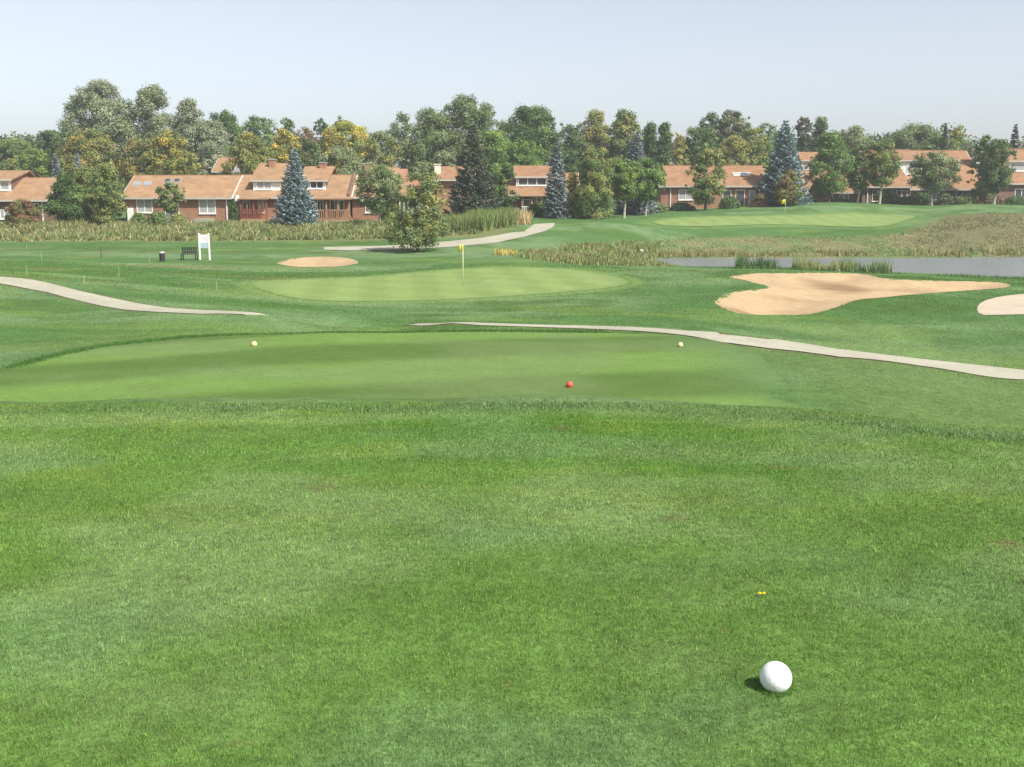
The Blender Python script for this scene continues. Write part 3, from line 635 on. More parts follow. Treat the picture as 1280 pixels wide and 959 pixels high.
# far background (big crowns)
for a in [
 ('poplar_tree','tallest grey green poplar rising highest at the far left','tree',128,100,46,168,'ovate','silver',dict(cb=.12,pal2=('greygreen',.4),crad=.2,nclump=80)),
 ('poplar_tree','grey green poplar right of the tallest poplar','tree',192,106,36,170,'ovate','greygreen',dict(cb=.12,pal2=('silver',.35),crad=.22,nclump=60)),
 ('poplar_tree','thin silvery poplar at the right end of the tall poplars','tree',238,122,26,168,'ovate','silver',dict(cb=.1,crad=.26,dens=.7)),
 ('willow_tree','pale silver willow above the long brick house','tree',262,150,30,160,'round','silver',dict(cb=.1,crad=.24)),
 ('leafy_tree','green tree behind the house at the left edge','tree',14,174,34,175,'round','mid',dict(pal2=('olive',.3))),
 ('leafy_tree','light green tree between the left edge house and the dark grove','tree',44,186,24,168,'round','lime',dict(pal2=('mid',.5))),
 ('leafy_tree','small dark green treetop left of the tallest poplar','tree',66,163,22,185,'round','dark',dict(pal2=('mid',.4))),
 ('leafy_tree','green treetop touching the tallest poplar on its left','tree',88,160,20,182,'round','bright',dict()),
 ('autumn_tree','orange topped green tree behind the dark grove','tree',112,161,33,150,'round','orange',dict(crad=.22,pal2=('olive',.4))),
 ('autumn_tree','orange and green tree right of the tall poplar trunk','tree',180,172,26,152,'round','orange',dict(pal2=('olive',.4))),
 ('autumn_tree','brightest orange yellow tree above the long house roof','tree',212,162,26,152,'round','yellow',dict(pal2=('orange',.5),crad=.22)),
 ('leafy_tree','yellow green tree beside the silver willow','tree',236,188,18,148,'round','yolive',dict(pal2=('olive',.5))),
 ('leafy_tree','deep green round tree right of the silver willow','tree',281,137,27,185,'round','bright',dict(pal2=('dark',.4))),
 ('leafy_tree','green tree between the round deep green one and the small one','tree',326,145,25,188,'round','bright',dict(pal2=('mid',.3))),
 ('leafy_tree','small round green treetop above the yellow tree','tree',361,146,15,190,'round','mid',dict()),
 ('leafy_tree','dull purple brown tree behind the blue spruce tip','tree',384,158,18,180,'round','rust',dict()),
 ('leafy_tree','pale olive tree behind the small grey gable','tree',312,165,29,148,'ovate','olive',dict(pal2=('yolive',.3))),
 ('autumn_tree','yellow tree left of the blue spruce tip','tree',356,161,21,158,'round','yellow',dict(pal2=('yolive',.3))),
 ('leafy_tree','dark green tree behind the blue spruce','tree',386,172,18,150,'round','dark',dict(pal2=('mid',.5))),
 ('leafy_tree','dark green treetop left of the bright yellow tree','tree',402,147,14,190,'round','dark',dict()),
 ('leafy_tree','small grey green treetop above the bright yellow tree','tree',428,145,12,192,'round','greygreen',dict()),
 ('autumn_tree','bright yellow tree above the dormered brick house','tree',434,151,31,162,'round','yellow',dict(pal2=('lime',.25),crad=.22)),
 ('leafy_tree','grey green tree right behind the dormer chimney','tree',424,182,30,142,'round','greygreen',dict()),
 ('leafy_tree','olive tree between the yellow tree and the tall grey tree','tree',474,165,28,150,'round','olive',dict(pal2=('greygreen',.4))),
 ('cottonwood_tree','thin open grey tree with sky showing through','tree',503,139,21,175,'ovate','greygreen',dict(cb=.2,dens=.6,crad=.24,trunk='palebark')),
 ('cottonwood_tree','broad pale green tree left of the highest middle tree','tree',541,136,33,170,'round','greygreen',dict(cb=.15,pal2=('mid',.4),dens=.8,trunk='palebark')),
 ('leafy_tree','narrow green tree behind the lone tree','tree',523,174,14,150,'ovate','mid',dict(pal2=('greygreen',.4))),
 ('leafy_tree','grey green shrubby tree behind the white chimney','tree',552,190,20,142,'round','greygreen',dict()),
 ('cottonwood_tree','highest middle tree above the big dark spruce','tree',586,119,35,172,'round','greygreen',dict(cb=.15,pal2=('mid',.5),crad=.22)),
 ('leafy_tree','lime green tree right of the big dark spruce','tree',618,165,26,158,'round','lime',dict(pal2=('bright',.4))),
 ('leafy_tree','large dark green tree behind the middle house','tree',664,134,38,165,'round','dark',dict(pal2=('mid',.45),crad=.22,nclump=70)),
 ('leafy_tree','lime green lower tree behind the middle house roof','tree',656,172,25,150,'round','bright',dict(pal2=('lime',.4))),
 ('leafy_tree','dark tree behind the slim silver spruce','tree',715,153,22,168,'round','dark',dict(pal2=('mid',.4))),
 ('leafy_tree','pale olive tree right of the slim silver spruce','tree',744,137,24,170,'ovate','yolive',dict(pal2=('olive',.5),dens=.85)),
 ('leafy_tree','green and yellow tree behind the grey topped spruce','tree',781,136,27,170,'ovate','olive',dict(pal2=('mid',.5))),
 ('poplar_tree','dark narrow poplar left of its taller twin','tree',811,152,12,165,'column','dark',dict(pal2=('mid',.3))),
 ('poplar_tree','dark narrow poplar, the right one of two','tree',830,153,12,165,'column','dark',dict(pal2=('mid',.3))),
 ('autumn_tree','slim faded yellow tree right of the dark poplars','tree',849,165,12,160,'ovate','yolive',dict()),
 ('leafy_tree','rounded dark green tree behind the skylight house','tree',876,156,27,168,'round','dark',dict(pal2=('mid',.4))),
 ('pine_tree','umbrella topped pine, left of two above the skylight house','pine',889,140,13,180,'round','spruced',dict(cb=.6,pal2=('mid',.4))),
 ('pine_tree','umbrella topped pine, right of two above the skylight house','pine',915,138,19,180,'round','spruced',dict(cb=.55,pal2=('mid',.4))),
 ('leafy_tree','yellow green tree behind the right half of the skylight house','tree',917,168,20,155,'round','yolive',dict(pal2=('olive',.5))),
 ('leafy_tree','olive green tree between skylight house and large blue spruce','tree',940,160,20,158,'round','olive',dict(pal2=('lime',.4))),
 ('leafy_tree','dark green tree left behind the large blue spruce','tree',956,153,18,178,'round','bright',dict(pal2=('dark',.4))),
 ('pine_tree','tuft topped pine right of the large blue spruce','pine',1003,146,10,178,'round','spruced',dict(cb=.62)),
 ('poplar_tree','dark upright tree beside the tuft topped pine','tree',1024,146,12,170,'column','greygreen',dict(pal2=('dark',.4))),
 ('cottonwood_tree','open wispy tree before the pale gap of sky','tree',1063,157,23,165,'vase','greygreen',dict(dens=.55,cb=.25)),
 ('leafy_tree','rounded green tree behind the two storey house','tree',1145,155,35,185,'round','mid',dict(pal2=('greygreen',.5))),
 ('leafy_tree','pale lime tree behind the cream chimney','tree',1194,156,15,182,'ovate','lime',dict(pal2=('yolive',.4))),
 ('leafy_tree','low green tree behind the two storey roof ridge','tree',1172,170,24,178,'round','mid',dict()),
 ('leafy_tree','reddish leaved tree behind the roof at the right edge','tree',1288,180,14,170,'round','rust',dict(pal2=('mid',.3))),
 ('leafy_tree','grey green treetop beyond the left picture edge','tree',-40,178,30,170,'round','mid',dict()),
 ('leafy_tree','green treetop beyond the right picture edge','tree',1325,165,30,170,'round','mid',dict()),
]:
    nm, lb, ct, c_, tp, hw_, Yd_, kd, pl, kw = a; tree(nm, lb, ct, c_, tp, hw_, Yd_, kd, pl, group=BG, **kw)
# trees and shrubs before the houses
for a in [
 ('leafy_tree','dark green tree in the grove between the two left houses','tree',80,219,27,112,'bush','dark',dict(cb=.02,pal2=('mid',.25),crad=.26)),
 ('leafy_tree','wider middle tree of the grove with olive leaves','tree',104,208,24,115,'bush','mid',dict(cb=.02,pal2=('olive',.35))),
 ('leafy_tree','lighter green right tree of the grove, beside the long house','tree',133,207,23,111,'ovate','mid',dict(cb=.08,pal2=('olive',.3))),
 ('shrub','reddish green shrub before the house at the left edge','shrub',27,250,23,110,'bush','red',dict(cb=.02)),
 ('birch_tree','small pale trunked tree before the long brick wall','tree',212,228,17,112.5,'round','mid',dict(cb=.3,trunk='palebark',tw=.8,pal2=('greygreen',.4))),
 ('shrub','low green shrub at the foot of the long house','shrub',196,266,13,110,'bush','mid',dict(cb=.02,crad=.35)),
 ('shrub','low olive shrub below the double curtained window','shrub',222,268,11,111,'bush','olive',dict(cb=.02,crad=.35)),
 ('shrub','narrow dark green shrub at the corner of the red deck','shrub',291,252,6,114.5,'column','dark',dict(cb=.02,crad=.3)),
 ('leafy_tree','grey green small tree before the right end of the brick row','tree',474,207,27,110,'round','greygreen',dict(cb=.22,trunk='palebark',tw=.7,pal2=('mid',.4))),
 ('leafy_tree','dark green leafy bush between big spruce and middle house','tree',634,205,16,116,'bush','mid',dict(cb=.02,pal2=('dark',.5))),
 ('shrub','low clipped shrub before the middle house porch','shrub',672,254,14,117,'bush','dark',dict(cb=.02,crad=.35)),
 ('leafy_tree','olive tree with leaves to the ground right of the silver spruce','tree',742,184,27,113,'bush','olive',dict(cb=.02,pal2=('mid',.55),crad=.22)),
 ('leafy_tree','small yellow leaved tree squeezed right of the silver spruce','tree',716,216,9,114,'ovate','yolive',dict(cb=.15)),
 ('leafy_tree','green tree with a bare pale trunk left of the skylight house','tree',781,200,22,116,'round','mid',dict(cb=.36,trunk='palebark',tw=.9,pal2=('lime',.3))),
 ('leafy_tree','darker tree with thin trunk shading the gable wall','tree',808,198,22,121,'round','bright',dict(cb=.3,trunk='palebark',tw=.6,pal2=('dark',.5))),
 ('shrub','low rounded hedge shrub left of the skylight house','shrub',816,254,18,128,'bush','mid',dict(cb=.02,crad=.3)),
 ('leafy_tree','green and gold tree in the middle of the skylight house','tree',883,186,22,131,'ovate','mid',dict(cb=.12,pal2=('olive',.45),crad=.24)),
 ('shrub','bronze leaved small tree before the large blue spruce','shrub',986,212,17,132,'ovate','rust',dict(cb=.08,pal2=('olive',.5))),
 ('leafy_tree','full green tree right of the large blue spruce','tree',1038,166,27,140,'ovate','bright',dict(cb=.16,pal2=('mid',.5),crad=.24)),
 ('shrub','bronze shrub between blue spruce and full green tree','shrub',1021,225,11,141,'bush','rust',dict(cb=.02)),
 ('leafy_tree','dark green tree with pale stems behind the second green','tree',1074,180,17,142,'ovate','mid',dict(cb=.25,trunk='palebark',tw=.8,pal2=('dark',.3))),
 ('birch_tree','birch with double pale trunk before the two storey house','tree',1102,173,21,141,'ovate','mid',dict(cb=.3,trunk='palebark',tw=.9,pal2=('olive',.45))),
 ('leafy_tree','grey green tree with straight pale trunk before the big roof','tree',1167,190,28,140,'round','greygreen',dict(cb=.3,trunk='palebark',tw=.9,pal2=('dark',.2),crad=.2)),
 ('leafy_tree','dark green twin topped tree right of the cream chimney','tree',1229,168,17,146,'ovate','dark',dict(cb=.1,pal2=('mid',.4))),
 ('leafy_tree','dark green lower tree before the right edge house','tree',1246,174,20,142,'round','dark',dict(cb=.2,trunk='palebark',pal2=('mid',.4))),
 ('shrub','row shrub below the two storey house, left piece','shrub',1135,247,14,143,'bush','dark',dict(cb=.02,crad=.35)),
 ('shrub','green shrub below the cream chimney','shrub',1205,245,13,143,'bush','mid',dict(cb=.02,crad=.35)),
 ('shrub','dark shrub at the right edge of the photo','shrub',1272,248,16,142,'bush','dark',dict(cb=.02,crad=.35)),
 ('shrub','dark shrub under the left pale skylight','shrub',912,247,13,134,'bush','dark',dict(cb=.02,crad=.35,pal2=('mid',.3))),
 ('shrub','shrub hugging the right wall of the skylight house','shrub',951,243,10,134,'bush','rust',dict(cb=.02,crad=.35)),
 ('shrub','low dark shrub before the double window of the skylight house','shrub',852,255,15,133,'bush','dark',dict(cb=.02,crad=.35)),
 ('shrub','tall dark shrub behind the double trunked birch','shrub',1108,237,15,144,'bush','dark',dict(cb=.02,crad=.3)),
 ('shrub','dark shrub under the bright white window frame','shrub',1040,250,12,144,'bush','spruced',dict(cb=.02,crad=.3)),
 ('shrub','dark olive shrub left of the straight pale trunk','shrub',1152,242,13,145,'bush','dark',dict(cb=.02,crad=.3)),
 ('shrub','green shrub right of the straight pale trunk','shrub',1184,243,12,144,'bush','spruced',dict(cb=.02,crad=.3,pal2=('mid',.3))),
 ('shrub','purple brown shrub before the right edge house','shrub',1238,243,15,146,'bush','rust',dict(cb=.02,crad=.3)),
 ('shrub','light green shrub below the meter cabinet','shrub',172,267,10,110.5,'bush','mid',dict(cb=.02,crad=.35)),
 ('shrub','low shrub before the sunroom','shrub',487,262,13,111,'bush','mid',dict(cb=.02,crad=.35,pal2=('olive',.4))),
 ('leafy_tree','thin yellow tree left of the skylight house chimney line','tree',897,185,10,150,'ovate','yolive',dict(cb=.2,dens=.8)),
 ('shrub','low shrub at the crest beside the pale stemmed trees','shrub',1050,250,12,144,'bush','dark',dict(cb=.02,crad=.35)),
]:
    nm, lb, ct, c_, tp, hw_, Yd_, kd, pl, kw = a; tree(nm, lb, ct, c_, tp, hw_, Yd_, kd, pl, group=FG, **kw)
spruce('blue spruce before the dormered house, pale and conical', 368, 186, 27, 110)
spruce('big dark spruce with brown tinged top left of middle house', 592, 155, 34, 114, 'spruced')
spruce('slim silver spruce before the middle house', 696, 172, 17, 113.5, 'bluegrey')
spruce('grey topped spruce rising behind a green tree', 795, 164, 24, 126, 'bluegrey')
spruce('large blue spruce right of the skylight house', 980, 150, 31, 136)
spruce('small silver spruce tip above the dark grove, left one', 71, 192, 13, 124, 'bluegrey')
spruce('small silver spruce tip above the dark grove, right one', 98, 190, 11, 124, 'bluegrey')
spruce('dark spruce tip behind the two storey ridge', 1179, 154, 9, 176, 'spruced')
spruce('dark spruce at the far right skyline', 1266, 155, 14, 165, 'spruced')
# lone tree by the far path: drooping, leafy to the ground, leaning stem
tree('lone_tree', 'lone leaning tree standing by itself beside the far path', 'tree', 522, 213, 41, 80, 'lone', 'greygreen', rowb=315, cb=.07, pal2=('olive', .5), crad=.18, dens=.6, size=.14, lean=.3, tw=.9, nclump=75)
# far wood mass
n = 520; cx = rng.uniform(-190, 200, n); cy = rng.uniform(205, 245, n); ch = 11+5.5*fbm(cx/14, cy*0, 301, 3)+rng.uniform(-1, .6, n)
cen = np.concatenate([np.c_[cx, cy, -3+ch], np.c_[cx+1, cy-3, -1+ch*.4]]); rad = np.full(2*n, 3.6)*rng.uniform(.7, 1.2, 2*n)
cc_ = np.array(GREENS['mid']+GREENS['dark']+GREENS['olive'])[rng.integers(0, 9, 2*n)]
V, Fc, t = leaves(cen, rad, np.full(2*n, 190), .62, cc_, np.array([0, 230, -5]))
tag(npmesh('distant_woodland', V, Fc, M['leaf'], t), 'far off mass of woodland behind the garden trees', 'woodland', None, 'stuff')

# ------------------------------------------------------------------ houses
class House:
    def __init__(s, label, Yf, c0, c1, eave, ridge, depth=9, base=None, wall='brick', roof='roof', name='brick_house', over=.5, hipR=0, hipL=0, group='houses beyond the golf course', gable=None):
        s.Y = Yf; s.x0 = WX(c0, Yf); s.x1 = WX(c1, Yf); s.zb = WZ(base, Yf) if base else zat((s.x0+s.x1)/2, Yf)
        s.ze = WZ(eave, Yf-over); s.Yr = Yf+depth/2; s.zr = WZ(ridge, s.Yr); s.depth = depth; s.over = over; s.roofm = roof
        s.og = ((s.x0+s.x1)/2, Yf, s.zb); s.root = empty(name, s.og); tag(s.root, label, 'house', group)
        s.sl = (s.zr-s.ze)/(s.Yr-Yf+over)
        zw = s.ze+s.sl*over-.2; Yb = Yf+depth
        mb = MB(); mb.prism([(Yf, s.zb-1.2), (Yb, s.zb-1.2), (Yb, zw), (s.Yr, s.zr-.2), (Yf, zw)], s.x0, s.x1); s.wall = mb.build('wall', M[wall], s.root, s.og)
        mb = MB(); o = .35; a = s.x0-o; b = s.x1+o; Yb2 = 2*s.Yr-(Yf-over)
        mb.slab((a, Yf-over, s.ze), (b, Yf-over, s.ze), (b-hipR, s.Yr, s.zr), (a+hipL, s.Yr, s.zr), .16)
        mb.slab((a+hipL, s.Yr, s.zr-.004), (b-hipR, s.Yr, s.zr-.004), (b, Yb2, s.ze), (a, Yb2, s.ze), .16)
        mb.box(a+hipL, b-hipR, s.Yr-.12, s.Yr+.12, s.zr-.10, s.zr+.03)
        s.roof = mb.build('roof', M[roof], s.root, s.og)
        mb = MB(); mb.box(a, b, Yf-over-.06, Yf-over-.004, s.ze-.24, s.ze-.02); mb.build('eave_trim', M['trim'], s.root, s.og)
        mb = MB()
        for xx, d in ((a, -1), (b, 1)):
            mb = MB(); q = [(Yf-over, s.ze-.19), (s.Yr, s.zr-.19), (Yb2, s.ze-.19), (Yb2, s.ze-.02), (s.Yr, s.zr-.02), (Yf-over, s.ze-.02)]
            mb.prism(q, xx+(0.003 if d > 0 else -.05), xx+(.05 if d > 0 else -.003))
            if not (hipL or hipR): mb.build('gable_board', M['white'], s.root, s.og)
    def zroof(s, y): return s.ze+s.sl*(y-s.Y+s.over)
    def window(s, c0, c1, r0, r1, pane='curtain', n=2, frame='white', Y=None, fw=.09):
        Y = Y or s.Y; x0, x1 = WX(c0, Y), WX(c1, Y); z1, z0 = WZ(r0, Y), WZ(r1, Y)
        mb = MB(); y0, y1 = Y-.07, Y+.02
        mb.box(x0, x1, y0, y1, z0, z0+fw); mb.box(x0, x1, y0, y1, z1-fw, z1)
        for i in range(n+1):
            xx = x0+(x1-x0-fw)*i/n; mb.box(xx, xx+fw, y0, y1, z0+fw, z1-fw)
        mb.box(x0-.06, x1+.06, Y-.12, Y-.072, z0-.08, z0-.002)
        w = mb.build('window', M[frame], s.root, s.og)
        MB().box(x0+fw*.5, x1-fw*.5, Y-.03, Y-.015, z0+fw*.5, z1-fw*.5).build('pane', M[pane], w, s.og)
    def door(s, c0, c1, r0, m='door', Y=None):
        Y = Y or s.Y; x0, x1 = WX(c0, Y), WX(c1, Y); z1 = WZ(r0, Y)
        d = MB().box(x0, x1, Y-.05, Y+.02, s.zb, z1).build('door', M[m], s.root, s.og)
        MB().box(x0-.08, x0-.002, Y-.08, Y+.01, s.zb, z1+.08).box(x1+.002, x1+.08, Y-.08, Y+.01, s.zb, z1+.08).box(x0, x1, Y-.08, Y+.01, z1+.002, z1+.08).build('door_frame', M['white'], d, s.og)
    def skylight(s, c, r, m='skyglass', w=.42, l=.8, frame='greym'):
        # find the roof point that this photo point shows
        for y in np.arange(s.Y, s.Yr, .02):
            if s.zroof(y) <= WZ(r, y)+1e-3 and s.zroof(y+.02) >= WZ(r, y+.02)-1e-3: break
        x = WX(c, y, r); A = lambda dx, dy, h: (x+dx, y+dy, s.zroof(y+dy)+h)
        mb = MB(); mb.slab(A(-w, -l/2, .12), A(w, -l/2, .12), A(w, l/2, .12), A(-w, l/2, .12), .16); k = mb.build('skylight', M[frame], s.root, s.og)
        w *= .82; l *= .8; mb = MB(); mb.slab(A(-w, -l/2, .14), A(w, -l/2, .14), A(w, l/2, .14), A(-w, l/2, .14), .016); mb.build('pane', M[m], k, s.og)
    def chimney(s, c0, c1, top, Yc=None, m='brick', bot=None, d=1.1):
        Yc = Yc or s.Yr; x0, x1 = WX(c0, Yc), WX(c1, Yc); zt = WZ(top, Yc)
        ch = MB().box(x0, x1, Yc-d/2, Yc+d/2, s.zroof(min(Yc, s.Yr))-1.2 if bot is None else WZ(bot, Yc), zt-.12).build('chimney', M[m], s.roof, s.og)
        MB().box(x0-.08, x1+.08, Yc-d/2-.08, Yc+d/2+.08, zt-.117, zt).build('chimney_cap', M['greym'] if m != 'cream' else M['cream'], s.root, s.og)
    def dormer(s, c0, c1, wtop, wbot, rtop, rbot, pane='glass', n=2, wall='brickd', back=1.2, wc=None):
        # front at the depth where the sill meets the roof
        for y in np.arange(s.Y-.4, s.Yr, .02):
            if s.zroof(y) >= WZ(wbot+1.0, y): break
        Yd = y; x0, x1 = WX(c0, Yd), WX(c1, Yd); zt = WZ(rbot, Yd-.35); Yb = s.Yr+back; zb = WZ(rtop, Yb)
        sl = (zb-zt)/(Yb-Yd+.35)
        MB().prism([(Yd, s.zroof(Yd)-.4), (Yb, s.zroof(Yd)-.4), (Yb, zb-.18), (Yd, zt+sl*.35-.18)], x0, x1).build('dormer_wall', M[wall], s.root, s.og)
        mb = MB(); mb.slab((x0-.3, Yd-.35, zt), (x1+.3, Yd-.35, zt), (x1+.3, Yb, zb), (x0-.3, Yb, zb), .15)
        mb.slab((x0-.3, Yb+.003, zb), (x1+.3, Yb+.003, zb), (x1+.3, Yb+3, zb-1.5), (x0-.3, Yb+3, zb-1.5), .15); mb.build('dormer_roof', M[s.roofm], s.root, s.og)
        MB().box(x0-.3, x1+.3, Yd-.40, Yd-.354, zt-.2, zt-.01).build('dormer_trim', M['trim'], s.root, s.og)
        MB().box(x0, x1, Yd-.04, Yd-.003, s.zroof(Yd)-.1, zt-.1).build('dormer_face', M['white'], s.root, s.og)
        c0, c1 = wc or (c0+1, c1-1)
        s.window(c0, c1, wtop, wbot, pane, n, Y=Yd-.045)
        return Yd
    def deck(s, c0, c1, rail_top, post_top, m='wood', out=2.0, posts=4, pm=None, floor=.25):
        Y = s.Y-out; x0, x1 = WX(c0, Y), WX(c1, Y); zr = WZ(rail_top, Y); zp = min(WZ(post_top, Y), s.zroof(s.Y-s.over)-.1)
        d = MB().box(x0, x1, Y, s.Y-.02, s.zb-.3, s.zb+floor).build('deck', M['tanwood'], s.root, s.og)
        mb = MB(); mb.box(x0, x1, Y-.02, Y+.04, zr-.08, zr); mb.box(x0, x1, Y-.02, Y+.04, s.zb+floor+.06, s.zb+floor+.13)
        k = int((x1-x0)/.22)
        for i in range(k): xx = x0+.1+(x1-x0-.2)*i/(k-1); mb.box(xx-.045, xx+.045, Y-.012, Y+.02, s.zb+floor+.131, zr-.081)
        mb.build('railing', M[m], d, s.og)
        for i in range(posts):
            xx = x0+(x1-x0-.16)*i/(posts-1); MB().box(xx, xx+.16, Y+.043, Y+.2, s.zb-.3, zp).build('porch_post', M[pm or m], s.root, s.og)
        MB().slab((x0-.2, Y-.25, zp+.12), (x1+.2, Y-.25, zp+.12), (x1+.2, s.Y-.52, zp+.30), (x0-.2, s.Y-.52, zp+.30), .10).build('porch_roof', M['roof'], s.root, s.og)
    def downspout(s, c, m='white'):
        x = WX(c, s.Y); MB().box(x-.06, x+.06, s.Y-.14, s.Y-.02, s.zb, s.ze-.1).build('downspout', M[m], s.root, s.og)

h = House('brick house cut by the left edge with a white dormer', 117, -90, 56, 249.5, 222, wall='brickd', base=276)
h.dormer(-40, 15, 227, 238, 213, 224, pane='curtain', n=3, wc=(-20, 13)); h.window(-2, 9, 262, 274, 'curtain', 2); h.window(36, 48, 254, 268, 'glass', 2); h.downspout(52)
h = House('long brick house with four skylights', 117, 156, 287, 246.5, 219, base=277)
h.window(170, 190, 249, 266); h.window(248, 269, 249, 267); h.door(206, 222, 254)
h.skylight(171.5, 230, 'skyglass'); h.skylight(184.5, 230, 'skyglass'); h.skylight(209.5, 226.5, 'glass', w=.38); h.skylight(221.5, 226.5, 'glass', w=.38)
h.downspout(283)
MB().tube((WX(296, 116.2), 116.2, h.zroof(116.2)-.3), (WX(296, 116.2), 116.2, h.zroof(116.2)+.35), .28, .22, 12).build('roof_vent', M['white'], h.root, h.og)
MB().box(WX(243, 115.5), WX(262, 115.5), 115, 116.98, h.zb-.2, h.zb+.35).build('step', M['concrete'], h.root, h.og)
MB().box(WX(158, 116.3), WX(163, 116.3), 116.2, 116.96, h.zb-.2, h.zb+1.5).build('meter_cabinet', M['white'], h.root, h.og)
h = House('brick house with two white dormers behind the blue spruce', 117.6, 289, 436, 246, 218.5, base=276)
h.dormer(317, 352, 227, 237, 204, 225, pane='curtain', n=2, wc=(321, 340)); h.dormer(376, 408, 226.5, 236, 208, 225, pane='glass', n=2, wc=(388, 405))
h.chimney(339, 346, 199, Yc=122.5, m='brick'); h.chimney(402, 409, 203, Yc=123, m='brick')
h.deck(299, 333, 262, 250, out=1.7, posts=5); h.deck(392, 437, 262, 250, m='tanwood', out=1.7, posts=4)
h.window(303, 312, 251, 266, 'glass', 2); h.window(322, 330, 251, 266, 'curtain', 1); h.window(396, 404, 250, 263, 'glass', 2); h.window(412, 430, 250, 263, 'glass', 3)
MB().box(WX(435.6, 117.6), WX(438, 117.6), 117, 122.0, h.zb, h.zb+.5).build('side_wall', M['brickd'], h.root, h.og)
mb = MB(); ya = h.Y-.5; mb.slab((WX(434.5, 117), ya, h.ze+.34), (WX(437, 117), ya, h.ze+.34), (WX(437, 117), h.Yr, h.zr+.34), (WX(434.5, 117), h.Yr, h.zr+.34), .5); mb.build('fire_parapet', M['brickd'], h.root, h.og)
h = House('brick house with glazed white sunroom behind the lone tree', 118, 440, 520, 246, 219, base=276, hipR=2.6, name='brick_house')
h.window(456, 472, 252, 266, 'curtain', 2); h.window(482, 492, 250, 264, 'glass', 1)
YS = 115.5; x0, x1 = WX(499, YS), WX(521, YS); zt = WZ(247, YS)
mb = MB()
for i in range(5): xx = x0+(x1-x0-.1)*i/4; mb.box(xx, xx+.1, YS, YS+.1, h.zb, zt)
mb.box(x0, x1, YS-.01, YS+.11, zt+.002, zt+.14); mb.box(x0, x1, YS-.01, YS+.11, h.zb-.2, h.zb+.45); mb.box(x1+.002, x1+.1, YS, 118, zt, zt+.12); mb.box(x1-.1, x1, 117.7, 117.9, h.zb, zt)
k = mb.build('sunroom', M['white'], h.root, h.og); MB().box(x0+.05, x1-.05, YS+.04, YS+.06, h.zb+.4, zt-.02).build('pane', M['glass'], k, h.og)
MB().slab((x0-.2, YS-.3, zt+.18), (x1+.2, YS-.3, zt+.18), (x1+.2, 117.45, zt+.5), (x0-.2, 117.45, zt+.5), .03).build('sunroom_roof', M['roof'], h.root, h.og)
h = House('small brick chimneyed roof above the sunroom house', 128, 455, 505, 236, 209, base=270, depth=10, name='brick_house', hipR=1.5)
h.chimney(457, 462, 204, m='brick')
h = House('distant grey gabled house seen above the long roof', 153, 270, 291, 214, 197, base=262, wall='grey', depth=8, name='grey_house', hipL=0)
h = House('distant rust roofed house with a white chimney', 136, 546, 590, 224, 208, base=264, roof='roofr', depth=9, name='brick_house')
h.chimney(544, 551, 205, Yc=138, m='cream')
h = House('middle brick house with wide white dormer behind silver spruce', 124, 632, 722, 243, 216, base=270, roof='roofr', wall='brickd', depth=10)
h.dormer(645, 690, 222, 232, 207, 220.5, pane='glass', n=3, wc=(647.5, 683)); h.window(668, 684, 247, 260, 'glass', 2); h.downspout(671); h.deck(652, 690, 258, 246, m='white', out=1.6, posts=4, pm='tanwood'); h.door(655, 662, 250)
h = House('brick house with two pale skylights behind the second green', 137, 826, 962, 232, 207, base=264, roof='roofr', depth=11)
h.window(848, 866, 237, 250, 'curtain', 2); h.skylight(921, 218, 'curtain', w=.5, frame='white'); h.skylight(932, 218, 'curtain', w=.5, frame='white')
h.downspout(838); h.door(920, 930, 238, 'glass'); h.window(936, 944, 238, 258, 'curtain', 1); h.window(903, 914, 238, 252, 'glass', 1)
h = House('brick house half hidden behind the pale stemmed trees', 147, 988, 1082, 240, 213, base=262, roof='roofr', depth=11, wall='brickd')  # walls from here rightward use darker brick as painted tree shade
h.window(1049, 1061, 243, 251, 'glass', 2); h.dormer(1000, 1020, 203, 212, 190, 200, 'curtain', 1, wall='grey'); h.downspout(1033); h.window(1030, 1042, 244, 254, 'glass', 1)
h = House('two storey rust roofed house with cream chimney', 150, 1096, 1228, 236, 188, base=262, roof='roofr', depth=15, wall='brickd')
h.dormer(1120, 1150, 206, 218, 187, 200, 'curtain', 2, wall='grey', wc=(1131, 1149), back=.6)
h.chimney(1213, 1224, 185, Yc=154, m='cream', bot=205); h.window(1195, 1212, 238, 250, 'glass', 2); h.window(1122, 1138, 238, 250, 'glass', 2); h.window(1160, 1180, 238, 250, 'glass', 2); h.skylight(1196, 209, 'curtain', w=.4)
h.deck(1222, 1232, 255, 240, m='tanwood', out=1.5, posts=2)
h = House('lower brick wing with rust roof left of the two storey house', 146, 1078, 1137, 233, 212, base=262, roof='roofr', depth=9, wall='brickd', name='brick_house')
h.window(1090, 1104, 238, 252, 'glass', 2); h.window(1120, 1134, 238, 252, 'glass', 2); h.downspout(1084)
h = House('rust roofed house cut by the right edge with white upper windows', 150, 1247, 1345, 229, 187, base=262, roof='roofr', depth=14, wall='brickd')
h.dormer(1258, 1340, 204, 214, 186, 201, 'curtain', 4, wall='cream'); h.window(1268, 1285, 236, 250, 'glass', 2)

